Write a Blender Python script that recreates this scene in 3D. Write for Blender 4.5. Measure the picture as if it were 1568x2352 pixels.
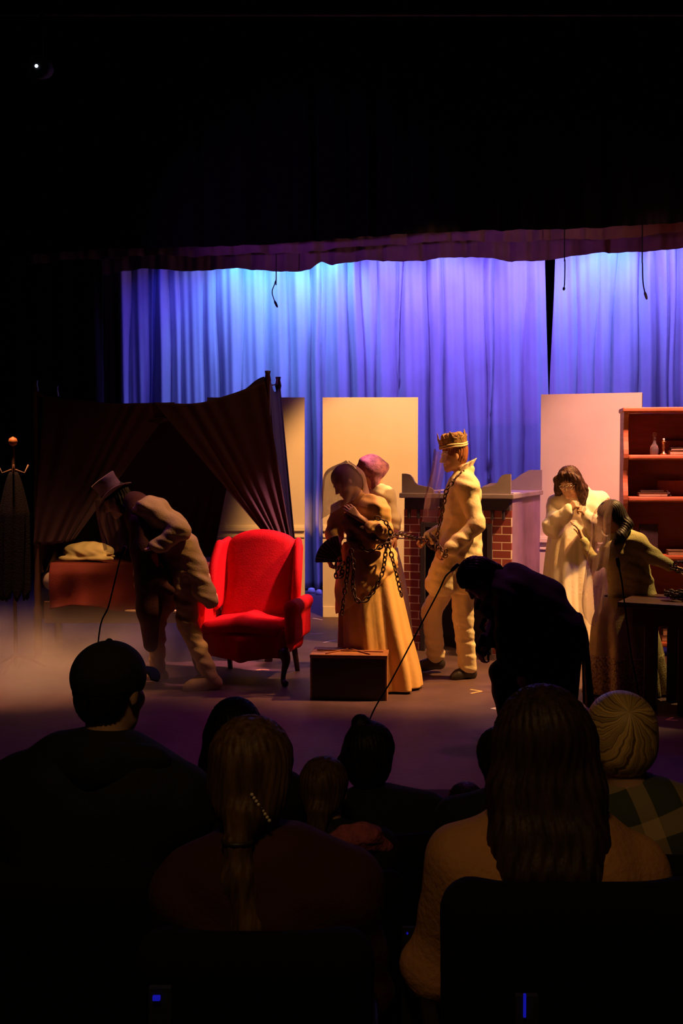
import bpy, bmesh, math, random
import numpy as np
from mathutils import Vector, Matrix, noise

for o in list(bpy.data.objects):
    bpy.data.objects.remove(o)
SC = bpy.context.scene
COL = SC.collection
PI = math.pi
R = math.radians

# ------------------------------------------------------------------ camera
FPX = 2600.0
EYE = Vector((0, 0, 1.73))
PITCH = math.atan(117 / FPX)
cam_d = bpy.data.cameras.new('camera')
cam = bpy.data.objects.new('camera', cam_d)
COL.objects.link(cam)
cam.location = EYE
cam.rotation_euler = (PI / 2 - PITCH, 0, 0)
cam_d.sensor_fit = 'HORIZONTAL'
cam_d.sensor_width = 24.0
cam_d.lens = 24.0 * FPX / 1568
cam_d.clip_start = 0.05
cam_d.clip_end = 60
SC.camera = cam

# ------------------------------------------------------------------ world, view
w = bpy.data.worlds.new('world')
SC.world = w
w.use_nodes = True
w.node_tree.nodes['Background'].inputs[0].default_value = (0.10, 0.06, 0.5, 1)
w.node_tree.nodes['Background'].inputs[1].default_value = 0.0
SC.view_settings.view_transform = 'Standard'
SC.view_settings.look = 'None'
SC.view_settings.exposure = 0.0
SC.view_settings.gamma = 1.0
SC.view_settings.use_curve_mapping = False
try:
    SC.cycles.use_denoising = True
    SC.cycles.max_bounces = 6
    SC.cycles.transparent_max_bounces = 16
    SC.cycles.volume_bounces = 0
except Exception:
    pass


def spot(name, loc, target, energy, color, size=50, blend=0.6, radius=0.08):
    d = bpy.data.lights.new(name, 'SPOT')
    d.energy = energy
    d.color = color
    d.spot_size = R(size)
    d.spot_blend = blend
    d.shadow_soft_size = radius
    o = bpy.data.objects.new(name, d)
    COL.objects.link(o)
    o.location = loc
    dv = Vector(target) - Vector(loc)
    o.rotation_euler = dv.to_track_quat('-Z', 'Y').to_euler()
    return o


def area(name, loc, target, energy, color, sx, sy):
    d = bpy.data.lights.new(name, 'AREA')
    d.shape = 'RECTANGLE'
    d.size = sx
    d.size_y = sy
    d.energy = energy
    d.color = color
    o = bpy.data.objects.new(name, d)
    COL.objects.link(o)
    o.location = loc
    dv = Vector(target) - Vector(loc)
    o.rotation_euler = dv.to_track_quat('-Z', 'Y').to_euler()
    return o


AMB = (1.0, 0.47, 0.13)
PNK = (1.0, 0.40, 0.24)
BLU = (0.16, 0.11, 1.0)
CYA = (0.10, 0.55, 1.0)
#LIGHTS
# amber overhead electrics above the acting area, plus added fill spots
spot('amber_key', (3.5, 8.5, 4.7), (1.05, 9.2, 0.8), 1750, AMB, 40, 0.6)
spot('amber_flat_wash', (1.0, 9.0, 4.6), (0.38, 12.4, 1.3), 1500, (1.0, 0.45, 0.13), 35, 0.5)
spot('pink_flat_wash', (2.7, 8.9, 4.6), (2.6, 11.3, 1.1), 1000, (1.0, 0.40, 0.31), 44, 0.8)
spot('amber_centre', (1.9, 8.35, 4.7), (0.55, 8.8, 0.7), 560, (1.0, 0.45, 0.10), 28, 0.7)
spot('red_case_wash', (3.3, 8.8, 4.6), (3.1, 10.2, 1.2), 750, (1.0, 0.28, 0.12), 50, 0.8)
spot('gown_fill', (2.75, 7.95, 4.6), (1.98, 9.3, 0.8), 420, (1.0, 0.52, 0.20), 28, 0.7)  # added spot that brightens the gown and the olive skirt
spot('desk_fill', (3.7, 8.95, 4.3), (2.15, 8.25, 0.9), 520, (1.0, 0.60, 0.20), 26, 0.7)  # added spot for the olive sleeve and the desk top
spot('left_amber', (0.7, 8.35, 4.6), (-1.40, 8.75, 0.85), 330, (1.0, 0.46, 0.14), 21, 0.7)
spot('left_dim', (0.2, 8.95, 4.7), (-1.75, 9.2, 0.5), 60, (1.0, 0.40, 0.12), 46, 0.9)
spot('pillow_fill', (1.5, 7.2, 4.9), (-2.17, 9.85, 0.98), 900, (1.0, 0.52, 0.16), 6, 0.8)  # added spot without a visible source, brightens only the pillow
spot('chair_light', (1.5, 8.95, 4.5), (-0.72, 9.3, 0.85), 2000, (1.0, 0.34, 0.36), 17, 0.6)
spot('violet_side', (5.0, 8.6, 4.5), (1.6, 10.4, 0.8), 130, (0.55, 0.13, 1.0), 26, 0.8)
spot('fog_amber', (-2.55, 8.9, 4.5), (-2.45, 8.85, 0.0), 1500, (1.0, 0.40, 0.14), 31, 0.8)
spot('fog_violet', (-3.6, 9.2, 3.5), (-3.0, 9.0, 0.0), 60, (0.45, 0.18, 1.0), 40, 0.9)
# blue cyclorama lights behind the borders
for x, e, c in [(-2.5, 34, (0.05, 0.05, 1)), (-1.75, 62, (0.10, 0.09, 1)), (-1.1, 88, (0.20, 0.14, 1)), (-0.3, 88, (0.20, 0.14, 1)), (0.55, 90, (0.21, 0.14, 1)),
                (1.4, 90, (0.22, 0.14, 1)), (2.25, 90, (0.22, 0.14, 1)), (3.1, 90, (0.20, 0.15, 1)), (3.95, 85, (0.20, 0.14, 1)), (4.7, 70, (0.18, 0.12, 1))]:
    yb = 15.3 - 0.24 * (x + 0.35)
    spot('blue_cyc_light', (x, yb - 0.95, 4.75), (x, yb, 2.6), e, c, 95, 0.8, 0.1)
for x, e, c in [(-1.9, 20, (0.2, 0.3, 1)), (-1.35, 75, CYA), (-0.8, 75, CYA), (-0.2, 90, CYA), (0.55, 30, (0.25, 0.38, 1)), (1.3, 28, (0.25, 0.38, 1)), (2.1, 26, (0.25, 0.36, 1)), (2.8, 30, (0.25, 0.4, 1)), (3.3, 60, CYA), (4.0, 34, (0.25, 0.36, 1))]:
    yb = 15.3 - 0.24 * (x + 0.35)
    spot('pale_cyc_light', (x, yb - 0.62, 4.8), (x, yb - 0.05, 3.7), e, c, 85, 0.9, 0.08)
area('blue_wash_low', (1.7, 13.5, 4.9), (1.7, 15.0, 1.4), 120, (0.17, 0.09, 1.0), 5.0, 0.4)
# violet front-of-stage wash and blue backlight over the floor
spot('violet_floor', (1.2, 8.6, 4.9), (0.3, 7.0, 0), 120, (0.80, 0.12, 0.62), 60, 0.9)
spot('violet_floor', (-1.6, 8.6, 4.9), (-1.6, 7.2, 0), 70, (0.52, 0.10, 0.85), 60, 0.9)
spot('blue_back', (-1.6, 12.0, 4.9), (-1.2, 9.4, 0.4), 60, (0.40, 0.12, 1.0), 50, 0.9)
spot('blue_back', (1.8, 12.0, 4.9), (1.6, 8.2, 0.6), 110, (0.38, 0.12, 1.0), 56, 0.9)
# added unseen spots that tint the hanging borders
spot('violet_border_fill', (-3.8, 7.3, 3.0), (0.7, 12.2, 4.02), 320, (0.62, 0.13, 0.95), 40, 0.8)
spot('amber_border_fill', (4.6, 7.5, 3.1), (1.5, 11.2, 4.1), 120, (1.0, 0.42, 0.28), 30, 0.9)
# faint warm house light over the audience
spot('house_light', (-0.3, 0.0, 4.2), (0.40, 2.35, 0.9), 60.0, (1.0, 0.55, 0.18), 46, 0.6, 0.3)
#ENDLIGHTS


def W(px, py, y):
    """world point on the depth plane y that the photograph shows at (px, py)"""
    dx = (px - 784) / FPX
    dz = -(py - 1176) / FPX
    c, s = math.cos(PITCH), math.sin(PITCH)
    vy = c + dz * s
    vz = -s + dz * c
    t = y / vy
    return Vector((dx * t, y, EYE.z + vz * t))


# ------------------------------------------------------------------ materials
MATS = {}


def mat(name, col, rough=0.7, metal=0.0, bump=0.0, bscale=80, var=0.0, vscale=6, sheen=0.0, alpha=1.0, spec=0.5, stretch=(1, 1, 1), emit=None, estr=1, col2=None, trans=0.0):
    if name in MATS:
        return MATS[name]
    m = bpy.data.materials.new(name)
    m.use_nodes = True
    nt = m.node_tree
    b = nt.nodes['Principled BSDF']
    b.inputs['Base Color'].default_value = (*col, 1)
    b.inputs['Roughness'].default_value = rough
    b.inputs['Metallic'].default_value = metal
    b.inputs['Specular IOR Level'].default_value = spec
    if sheen:
        b.inputs['Sheen Weight'].default_value = sheen
    if trans:
        b.inputs['Transmission Weight'].default_value = trans
    tc = nt.nodes.new('ShaderNodeTexCoord')
    mp = nt.nodes.new('ShaderNodeMapping')
    mp.inputs['Scale'].default_value = stretch
    nt.links.new(tc.outputs['Object'], mp.inputs[0])
    if var or col2:
        n = nt.nodes.new('ShaderNodeTexNoise')
        n.inputs['Scale'].default_value = vscale
        n.inputs['Detail'].default_value = 5
        nt.links.new(mp.outputs[0], n.inputs['Vector'])
        rp = nt.nodes.new('ShaderNodeValToRGB')
        rp.color_ramp.elements[0].position = 0.32
        rp.color_ramp.elements[1].position = 0.68
        c2 = col2 if col2 else tuple(c * (1 - var) for c in col)
        rp.color_ramp.elements[0].color = (*c2, 1)
        rp.color_ramp.elements[1].color = (*col, 1)
        nt.links.new(n.outputs[0], rp.inputs[0])
        nt.links.new(rp.outputs[0], b.inputs['Base Color'])
    if bump:
        n2 = nt.nodes.new('ShaderNodeTexNoise')
        n2.inputs['Scale'].default_value = bscale
        n2.inputs['Detail'].default_value = 4
        nt.links.new(mp.outputs[0], n2.inputs['Vector'])
        bp = nt.nodes.new('ShaderNodeBump')
        bp.inputs['Strength'].default_value = bump
        bp.inputs['Distance'].default_value = 0.01
        nt.links.new(n2.outputs[0], bp.inputs['Height'])
        nt.links.new(bp.outputs[0], b.inputs['Normal'])
    if alpha < 1:
        tr = nt.nodes.new('ShaderNodeBsdfTransparent')
        mx = nt.nodes.new('ShaderNodeMixShader')
        mx.inputs[0].default_value = alpha
        nt.links.new(tr.outputs[0], mx.inputs[1])
        nt.links.new(b.outputs[0], mx.inputs[2])
        nt.links.new(mx.outputs[0], nt.nodes['Material Output'].inputs[0])
    if emit:
        b.inputs['Emission Color'].default_value = (*emit, 1)
        b.inputs['Emission Strength'].default_value = estr
    MATS[name] = m
    return m


def gauze(name, col, dens):
    """thin woven net: transparent between the threads, translucent threads"""
    m = bpy.data.materials.new(name)
    m.use_nodes = True
    nt = m.node_tree
    nt.nodes.remove(nt.nodes['Principled BSDF'])
    tr = nt.nodes.new('ShaderNodeBsdfTransparent')
    df = nt.nodes.new('ShaderNodeBsdfDiffuse')
    tl = nt.nodes.new('ShaderNodeBsdfTranslucent')
    df.inputs[0].default_value = (*col, 1)
    tl.inputs[0].default_value = (*col, 1)
    a = nt.nodes.new('ShaderNodeMixShader')
    a.inputs[0].default_value = 0.45
    nt.links.new(df.outputs[0], a.inputs[1])
    nt.links.new(tl.outputs[0], a.inputs[2])
    lw = nt.nodes.new('ShaderNodeTexNoise')
    lw.inputs['Scale'].default_value = 9
    tc = nt.nodes.new('ShaderNodeTexCoord')
    nt.links.new(tc.outputs['Object'], lw.inputs['Vector'])
    mr = nt.nodes.new('ShaderNodeMapRange')
    mr.inputs[3].default_value = dens * 0.75
    mr.inputs[4].default_value = min(1, dens * 1.25)
    nt.links.new(lw.outputs[0], mr.inputs[0])
    b = nt.nodes.new('ShaderNodeMixShader')
    nt.links.new(mr.outputs[0], b.inputs[0])
    nt.links.new(tr.outputs[0], b.inputs[1])
    nt.links.new(a.outputs[0], b.inputs[2])
    nt.links.new(b.outputs[0], nt.nodes['Material Output'].inputs[0])
    return m


# ------------------------------------------------------------------ object helpers
def thing(name, label, cat, loc=(0, 0, 0), group=None):
    o = bpy.data.objects.new(name, None)
    o.empty_display_size = 0.1
    COL.objects.link(o)
    o.location = loc
    tag(o, label, cat, group)
    return o


def tag(o, label, cat, group=None):
    o['label'] = label
    o['category'] = cat
    if group:
        o['group'] = group
    return o


def link_mesh(name, me, m, parent=None, smooth=True, label=None):
    o = bpy.data.objects.new(name, me)
    COL.objects.link(o)
    if m:
        me.materials.append(m)
    if smooth:
        me.polygons.foreach_set('use_smooth', [True] * len(me.polygons))
    if parent:
        o.parent = parent
        o.matrix_parent_inverse = Matrix.Translation(parent.location).inverted()
    if label:
        o['label'] = label
    return o


def obj(name, bm, m, parent=None, smooth=False, bevel=0, label=None):
    me = bpy.data.meshes.new(name)
    bmesh.ops.recalc_face_normals(bm, faces=bm.faces)
    bm.to_mesh(me)
    bm.free()
    o = link_mesh(name, me, m, parent, smooth, label)
    if bevel:
        md = o.modifiers.new('bevel', 'BEVEL')
        md.width = bevel
        md.segments = 2
        md.limit_method = 'ANGLE'
        md.angle_limit = R(40)
    return o


def struct(name, bm, m, smooth=False):
    o = obj(name, bm, m, None, smooth)
    o['kind'] = 'structure'
    return o


def BM():
    return bmesh.new()


def box(bm, c, s, M=None):
    """axis box centre c size s, optional matrix"""
    mtx = Matrix.Translation(c) @ Matrix.Diagonal((s[0], s[1], s[2], 1))
    if M is not None:
        mtx = M @ mtx
    bmesh.ops.create_cube(bm, size=1, matrix=mtx)
    return bm


def box2(bm, a, b, M=None):
    c = [(a[i] + b[i]) / 2 for i in range(3)]
    s = [abs(b[i] - a[i]) for i in range(3)]
    return box(bm, c, s, M)


def tube(bm, pts, rad, n=8, M=None, cap=True):
    pts = [Vector(p) for p in pts]
    if M is not None:
        pts = [M @ p for p in pts]
    rads = rad if isinstance(rad, (list, tuple)) else [rad] * len(pts)
    rings = []
    prev = None
    for i, p in enumerate(pts):
        t = (pts[min(i + 1, len(pts) - 1)] - pts[max(i - 1, 0)])
        if t.length < 1e-9:
            t = Vector((0, 0, 1))
        t.normalize()
        if prev is None:
            u = t.cross(Vector((0, 0, 1)) if abs(t.z) < 0.9 else Vector((1, 0, 0))).normalized()
        else:
            u = (prev - t * prev.dot(t))
            u = u.normalized() if u.length > 1e-6 else t.orthogonal().normalized()
        prev = u
        v = t.cross(u)
        rings.append([bm.verts.new(p + (u * math.cos(2 * PI * k / n) + v * math.sin(2 * PI * k / n)) * rads[i]) for k in range(n)])
    for a, b in zip(rings, rings[1:]):
        for k in range(n):
            bm.faces.new((a[k], a[(k + 1) % n], b[(k + 1) % n], b[k]))
    if cap:
        bm.faces.new(rings[0][::-1])
        bm.faces.new(rings[-1])
    return bm


def lathe(bm, prof, n=20, M=None):
    """prof: list of (r, z)"""
    rings = []
    for r, z in prof:
        ring = []
        for k in range(n):
            p = Vector((r * math.cos(2 * PI * k / n), r * math.sin(2 * PI * k / n), z))
            if M is not None:
                p = M @ p
            ring.append(bm.verts.new(p))
        rings.append(ring)
    for a, b in zip(rings, rings[1:]):
        for k in range(n):
            bm.faces.new((a[k], a[(k + 1) % n], b[(k + 1) % n], b[k]))
    bm.faces.new(rings[0][::-1])
    bm.faces.new(rings[-1])
    return bm


def prism(bm, poly, d0, d1, M=None, axis='y'):
    """polygon of (a, b) extruded between d0 and d1; axis y: (x, z), axis x: (y, z), axis z: (x, y)"""
    def P(a, b, d):
        p = Vector((a, d, b)) if axis == 'y' else Vector((d, a, b)) if axis == 'x' else Vector((a, b, d))
        return M @ p if M is not None else p
    A = [bm.verts.new(P(a, b, d0)) for a, b in poly]
    B = [bm.verts.new(P(a, b, d1)) for a, b in poly]
    n = len(poly)
    bm.faces.new(A)
    bm.faces.new(B[::-1])
    for k in range(n):
        bm.faces.new((A[k], B[k], B[(k + 1) % n], A[(k + 1) % n]))
    return bm


def grid_mesh(name, P, closed_u=False):
    """P: array (rows, cols, 3) to a quad mesh"""
    nr, nc = P.shape[:2]
    me = bpy.data.meshes.new(name)
    idx = np.arange(nr * nc).reshape(nr, nc)
    if closed_u:
        idx = np.concatenate([idx, idx[:, :1]], 1)
    f = np.stack([idx[:-1, :-1], idx[:-1, 1:], idx[1:, 1:], idx[1:, :-1]], -1).reshape(-1, 4)
    me.from_pydata(P.reshape(-1, 3).tolist(), [], f.tolist())
    me.update()
    return me


def solid(o, t, offset=0):
    md = o.modifiers.new('solidify', 'SOLIDIFY')
    md.thickness = t
    md.offset = offset
    return o


def spline(pts, n):
    """Catmull-Rom through points (any dimension) -> n samples"""
    p = np.array([list(q) for q in pts], float)
    p = np.concatenate([[2 * p[0] - p[1]], p, [2 * p[-1] - p[-2]]])
    m = len(p) - 3
    out = []
    for t in np.linspace(0, m - 1e-9, n):
        i = int(t)
        f = t - i
        a, b, c, d = p[i], p[i + 1], p[i + 2], p[i + 3]
        out.append(0.5 * ((2 * b) + (-a + c) * f + (2 * a - 5 * b + 4 * c - d) * f * f + (-a + 3 * b - 3 * c + d) * f ** 3))
    return np.array(out)


# ------------------------------------------------------------------ signed-distance modelling
class SDF:
    def __init__(s, vox=0.006):
        s.p = []
        s.vox = vox
        s.cuts = []

    def rc(s, a, b, ra, rb=None, k=0.02, neg=False):
        s.p.append(('c', np.array(a, float), np.array(b, float), ra, ra if rb is None else rb, k, neg))
        return s

    def sp(s, c, r, k=0.02, neg=False):
        return s.rc(c, c, r, r, k, neg)

    def ell(s, c, rad, M=None, k=0.02, neg=False):
        """M: 3x3 whose columns are the axes"""
        s.p.append(('e', np.array(c, float), np.array(rad, float), np.eye(3) if M is None else np.array(M, float), 0, k, neg))
        return s

    def cut(s, pt, n):
        """remove what lies on the side the normal points to"""
        s.cuts.append((np.array(pt, float), np.array(n, float) / np.linalg.norm(n)))
        return s

    def chain(s, pts, rads, k=0.02):
        for i in range(len(pts) - 1):
            s.rc(pts[i], pts[i + 1], rads[i], rads[i + 1], k)
        return s

    def mesh(s, name, disp=None, pad=0.03, smooth_it=1):
        lo = np.full(3, 1e9)
        hi = np.full(3, -1e9)
        for q in s.p:
            if q[6]:
                continue
            if q[0] == 'c':
                r = max(q[3], q[4])
                lo = np.minimum(lo, np.minimum(q[1], q[2]) - r)
                hi = np.maximum(hi, np.maximum(q[1], q[2]) + r)
            else:
                r = q[2].max()
                lo = np.minimum(lo, q[1] - r)
                hi = np.maximum(hi, q[1] + r)
        lo -= pad
        hi += pad
        v = s.vox
        n = np.ceil((hi - lo) / v).astype(int) + 1
        F = np.full(n, 0.2, np.float32)
        ax = [lo[i] + v * np.arange(n[i]) for i in range(3)]
        for q in s.p:
            k = q[5]
            if q[0] == 'c':
                r = max(q[3], q[4])
                a0 = np.minimum(q[1], q[2]) - r
                a1 = np.maximum(q[1], q[2]) + r
            else:
                r = q[2].max()
                a0 = q[1] - r
                a1 = q[1] + r
            m = k + 3 * v
            i0 = np.clip(((a0 - m - lo) / v).astype(int), 0, n - 1)
            i1 = np.clip(((a1 + m - lo) / v).astype(int) + 2, 1, n)
            if (i1 <= i0).any():
                continue
            X = ax[0][i0[0]:i1[0]].astype(np.float32)[:, None, None]
            Y = ax[1][i0[1]:i1[1]].astype(np.float32)[None, :, None]
            Z = ax[2][i0[2]:i1[2]].astype(np.float32)[None, None, :]
            if q[0] == 'c':
                a, b = q[1], q[2]
                ab = b - a
                L2 = max(float(ab @ ab), 1e-12)
                t = np.clip(((X - a[0]) * ab[0] + (Y - a[1]) * ab[1] + (Z - a[2]) * ab[2]) / L2, 0, 1)
                d = np.sqrt((X - a[0] - t * ab[0]) ** 2 + (Y - a[1] - t * ab[1]) ** 2 + (Z - a[2] - t * ab[2]) ** 2) - (q[3] + (q[4] - q[3]) * t)
            else:
                c, rad, M = q[1], q[2], q[3]
                u = [((X - c[0]) * M[0, j] + (Y - c[1]) * M[1, j] + (Z - c[2]) * M[2, j]) / rad[j] for j in range(3)]
                L = np.sqrt(u[0] ** 2 + u[1] ** 2 + u[2] ** 2)
                G = np.sqrt((u[0] / rad[0]) ** 2 + (u[1] / rad[1]) ** 2 + (u[2] / rad[2]) ** 2)
                d = L * (L - 1) / np.maximum(G, 1e-6)
            S = F[i0[0]:i1[0], i0[1]:i1[1], i0[2]:i1[2]]
            if q[6]:
                h = np.clip(0.5 - 0.5 * (S + d) / k, 0, 1)
                S[...] = S * (1 - h) - d * h + k * h * (1 - h)
            else:
                h = np.clip(0.5 + 0.5 * (S - d) / k, 0, 1)
                S[...] = S * (1 - h) + d * h - k * h * (1 - h)
        for pt, nn in s.cuts:
            d = (ax[0].astype(np.float32)[:, None, None] - pt[0]) * nn[0] + (ax[1].astype(np.float32)[None, :, None] - pt[1]) * nn[1] + (ax[2].astype(np.float32)[None, None, :] - pt[2]) * nn[2]
            np.maximum(F, d, out=F)
        V, Q = surface_nets(F)
        V = V * v + lo
        for _ in range(smooth_it):
            V = lap(V, Q, 0.4)
        if disp is not None:
            N = vnormals(V, Q)
            V = V + N * disp(V, N)[:, None]
        me = bpy.data.meshes.new(name)
        me.vertices.add(len(V))
        me.vertices.foreach_set('co', V.astype(np.float32).ravel())
        me.loops.add(len(Q) * 4)
        me.loops.foreach_set('vertex_index', Q.astype(np.int32).ravel())
        me.polygons.add(len(Q))
        me.polygons.foreach_set('loop_start', np.arange(0, len(Q) * 4, 4, dtype=np.int32))
        me.update(calc_edges=True)
        return me

    def build(s, name, m, parent=None, disp=None, label=None):
        return link_mesh(name, s.mesh(name, disp), m, parent, True, label)


def surface_nets(F):
    I = F < 0
    nx, ny, nz = F.shape
    c = np.zeros((nx - 1, ny - 1, nz - 1), np.uint8)
    for a in (0, 1):
        for b in (0, 1):
            for d in (0, 1):
                c += I[a:nx - 1 + a, b:ny - 1 + b, d:nz - 1 + d]
    cell = np.argwhere((c > 0) & (c < 8))
    idx = np.full(c.shape, -1, np.int32)
    idx[cell[:, 0], cell[:, 1], cell[:, 2]] = np.arange(len(cell))
    acc = np.zeros((len(cell), 3))
    cnt = np.zeros(len(cell))
    cor = [(a, b, d) for a in (0, 1) for b in (0, 1) for d in (0, 1)]
    val = [F[cell[:, 0] + a, cell[:, 1] + b, cell[:, 2] + d] for a, b, d in cor]
    for i, p in enumerate(cor):
        for j, q in enumerate(cor):
            if j > i and sum(abs(p[m] - q[m]) for m in range(3)) == 1:
                m = (val[i] < 0) != (val[j] < 0)
                t = val[i] / np.where(m, val[i] - val[j], 1)
                P = np.array(p)[None] + t[:, None] * (np.array(q) - np.array(p))[None]
                acc[m] += P[m]
                cnt[m] += 1
    V = cell + acc / np.maximum(cnt, 1)[:, None]
    quads = []
    for axis in range(3):
        A = I.take(range(0, I.shape[axis] - 1), axis)
        B = I.take(range(1, I.shape[axis]), axis)
        e = np.argwhere(A != B)
        u, w_ = [(1, 2), (2, 0), (0, 1)][axis]
        ok = (e[:, u] > 0) & (e[:, w_] > 0) & (e[:, u] < F.shape[u] - 1) & (e[:, w_] < F.shape[w_] - 1)
        e = e[ok]

        def cellat(du, dw):
            q = e.copy()
            q[:, u] += du
            q[:, w_] += dw
            return idx[q[:, 0], q[:, 1], q[:, 2]]
        q = np.stack([cellat(-1, -1), cellat(0, -1), cellat(0, 0), cellat(-1, 0)], 1)
        ins = I[e[:, 0], e[:, 1], e[:, 2]]
        q[~ins] = q[~ins][:, ::-1]
        quads.append(q)
    return V, np.concatenate(quads)


def lap(V, Q, f):
    S = np.zeros_like(V)
    C = np.zeros(len(V))
    for a, b in ((0, 1), (1, 2), (2, 3), (3, 0)):
        for x, y in ((a, b), (b, a)):
            for k in range(3):
                S[:, k] += np.bincount(Q[:, x], V[Q[:, y], k], len(V))
            C += np.bincount(Q[:, x], minlength=len(V))
    return V * (1 - f) + f * S / np.maximum(C, 1)[:, None]


def vnormals(V, Q):
    n = np.cross(V[Q[:, 2]] - V[Q[:, 0]], V[Q[:, 3]] - V[Q[:, 1]])
    N = np.zeros_like(V)
    for j in range(4):
        for k in range(3):
            N[:, k] += np.bincount(Q[:, j], n[:, k], len(V))
    return N / np.maximum(np.linalg.norm(N, axis=1), 1e-12)[:, None]
# ================================================================== setting
M_black = mat('black_paint', (0.012, 0.011, 0.014), 0.85)
M_stage = mat('stage_floor_paint', (0.125, 0.070, 0.078), 0.55, bump=0.25, bscale=30, var=0.35, vscale=3.0, spec=0.35)
M_carpet = mat('dark_carpet', (0.012, 0.011, 0.013), 0.95)

bm = BM()
box2(bm, (-9, 5.9, -0.12), (9, 17.5, 0))
struct('stage_floor', bm, M_stage)
bm = BM()
box2(bm, (-9, 5.75, -0.8), (9, 5.9, 0.0))
struct('stage_front', bm, M_black)
bm = BM()
box2(bm, (-9, 3.45, -0.62), (9, 5.75, -0.5))
struct('floor', bm, M_carpet)
bm = BM()
box2(bm, (-9, 2.05, -0.62), (9, 3.45, -0.1))
struct('floor_tier', bm, M_carpet)
bm = BM()
box2(bm, (-9, -3.0, -0.62), (9, 2.05, 0.16))
struct('floor_tier', bm, M_carpet)
for nm, a, b in (('wall_left', (-9.1, -3, -0.7), (-9, 17.5, 6.5)), ('wall_right', (9, -3, -0.7), (9.1, 17.5, 6.5)),
                 ('wall_back', (-9, 17.4, -0.1), (9, 17.5, 6.5)), ('ceiling', (-9, -3, 6.5), (9, 17.5, 6.6)), ('wall_rear', (-9, -3.1, -0.7), (9, -3, 6.5))):
    bm = BM()
    box2(bm, a, b)
    struct(nm, bm, M_black)


# ------------------------------------------------------------------ curtains
def pleated(name, x0, x1, yf, z0, z1, m, wid=(0.07, 0.2), dep=0.09, seed=1, edge0=None, edge1=None, hem=None, slant=0.03, nz=40, label=None, cat='curtain', group=None, step=0.008, p=0.6):
    rnd = random.Random(seed)
    cr = [x0 - 0.2]
    while cr[-1] < x1 + 0.3:
        cr.append(cr[-1] + rnd.uniform(*wid) * (1 if rnd.random() < 0.75 else 1.7))
    cr = np.array(cr)
    sl = np.array([rnd.uniform(-slant, slant) for _ in cr])
    dp = np.array([rnd.uniform(0.35, 1.0) * dep for _ in cr])
    sk = np.array([rnd.uniform(-0.5, 0.5) for _ in cr])
    nx = int((x1 - x0) / step)
    rows = []
    zs = np.linspace(z1, z0, nz)
    for i, z in enumerate(zs):
        f = (z1 - z) / max(z1 - z0, 1e-6)
        a = x0 + (edge0(f) if edge0 else 0)
        b = x1 + (edge1(f) if edge1 else 0)
        xs = np.linspace(a, b, nx)
        c = cr + sl * f * (z1 - z0) + 0.01 * np.sin(3.1 * f * (z1 - z0) + cr * 7)
        c = np.sort(c)
        j = np.clip(np.searchsorted(c, xs) - 1, 0, len(c) - 2)
        v = np.clip((xs - c[j]) / np.maximum(c[j + 1] - c[j], 1e-3), 0, 1)
        v = v ** (2 ** sk[j])
        d = dp[j] * np.sin(PI * v) ** p * (0.55 + 0.45 * f)
        d += 0.018 * np.sin(xs * 23 + z * 0.7) + 0.008 * np.sin(xs * 57 + 1.3 * z)
        y = np.array([yf(x) for x in xs]) - d
        zz = np.full(nx, z)
        if hem is not None:
            zz = z + (np.array([hem(x) for x in xs])) * f
        rows.append(np.stack([xs, y, zz], 1))
    me = grid_mesh(name, np.array(rows))
    o = link_mesh(name, me, m)
    solid(o, 0.004)
    if label:
        tag(o, label, cat, group)
    return o


M_cyc = mat('pale_curtain_cloth', (0.62, 0.60, 0.66), 0.8, bump=0.15, bscale=60, var=0.22, vscale=2.2, stretch=(1, 1, 0.5), spec=0.2)
M_valA = mat('violet_border_cloth', (0.22, 0.13, 0.20), 0.8, bump=0.2, var=0.3, vscale=3)
M_leg = mat('dark_leg_cloth', (0.05, 0.03, 0.06), 0.85, bump=0.2)
cyc = lambda x: 15.3 - 0.24 * (x + 0.35)
xg = W(1258, 700, cyc(2.55)).x
pleated('backdrop_curtain', -3.15, xg, cyc, 0.02, 5.2, M_cyc, (0.12, 0.34), 0.30, 7, edge1=lambda f: -0.10 * max(0, 1 - f * 1.75) + 0.005, slant=0.045,
        label='long blue lit pleated curtain left of the dark slit in the backdrop', cat='curtain', group='blue backdrop curtains', nz=60)
pleated('backdrop_curtain', xg, 5.6, cyc, 0.02, 5.2, M_cyc, (0.12, 0.32), 0.30, 23, edge0=lambda f: 0.10 * max(0, 1 - f * 1.75) - 0.005, slant=0.05,
        label='blue lit pleated curtain right of the dark slit, above the bookcase', cat='curtain', group='blue backdrop curtains', nz=60)
# borders: three rows of short curtains in front of each other
pleated('border_curtain', -3.3, 5.0, lambda x: 13.0 - 0.24 * (x + 2.27), 3.86, 5.6, M_valA, (0.2, 0.5), 0.10, 5, hem=lambda x: 0.03 * math.sin(x * 2.3) + 0.02 * math.sin(x * 5.1 + 1) + 0.07 * max(0, 1 - abs(x + 0.22) / 0.12),
        label='rear violet border curtain whose wavy hem touches the blue backdrop', cat='curtain', nz=10, step=0.02)
pleated('border_curtain', -3.6, 5.0, lambda x: 12.0 - 0.25 * (x + 1.3), 3.89, 5.6, M_valA, (0.2, 0.45), 0.09, 6, hem=lambda x: 0.02 * math.sin(x * 2.0) + 0.01 * math.sin(x * 6.1 + 1),
        label='middle brownish border curtain just above the violet one', cat='curtain', nz=10, step=0.02)
pleated('teaser_curtain', -5, 5.0, lambda x: 11.0 - 0.26 * (x + 1.2), 3.80, 6.4, mat('black_velour', (0.0025, 0.002, 0.003), 1.0, spec=0.05), (0.2, 0.4), 0.06, 8, hem=lambda x: 0.015 * math.sin(x * 2.0),
        label='black front border curtain filling the dark above the stage', cat='curtain', nz=8, step=0.03)
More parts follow.
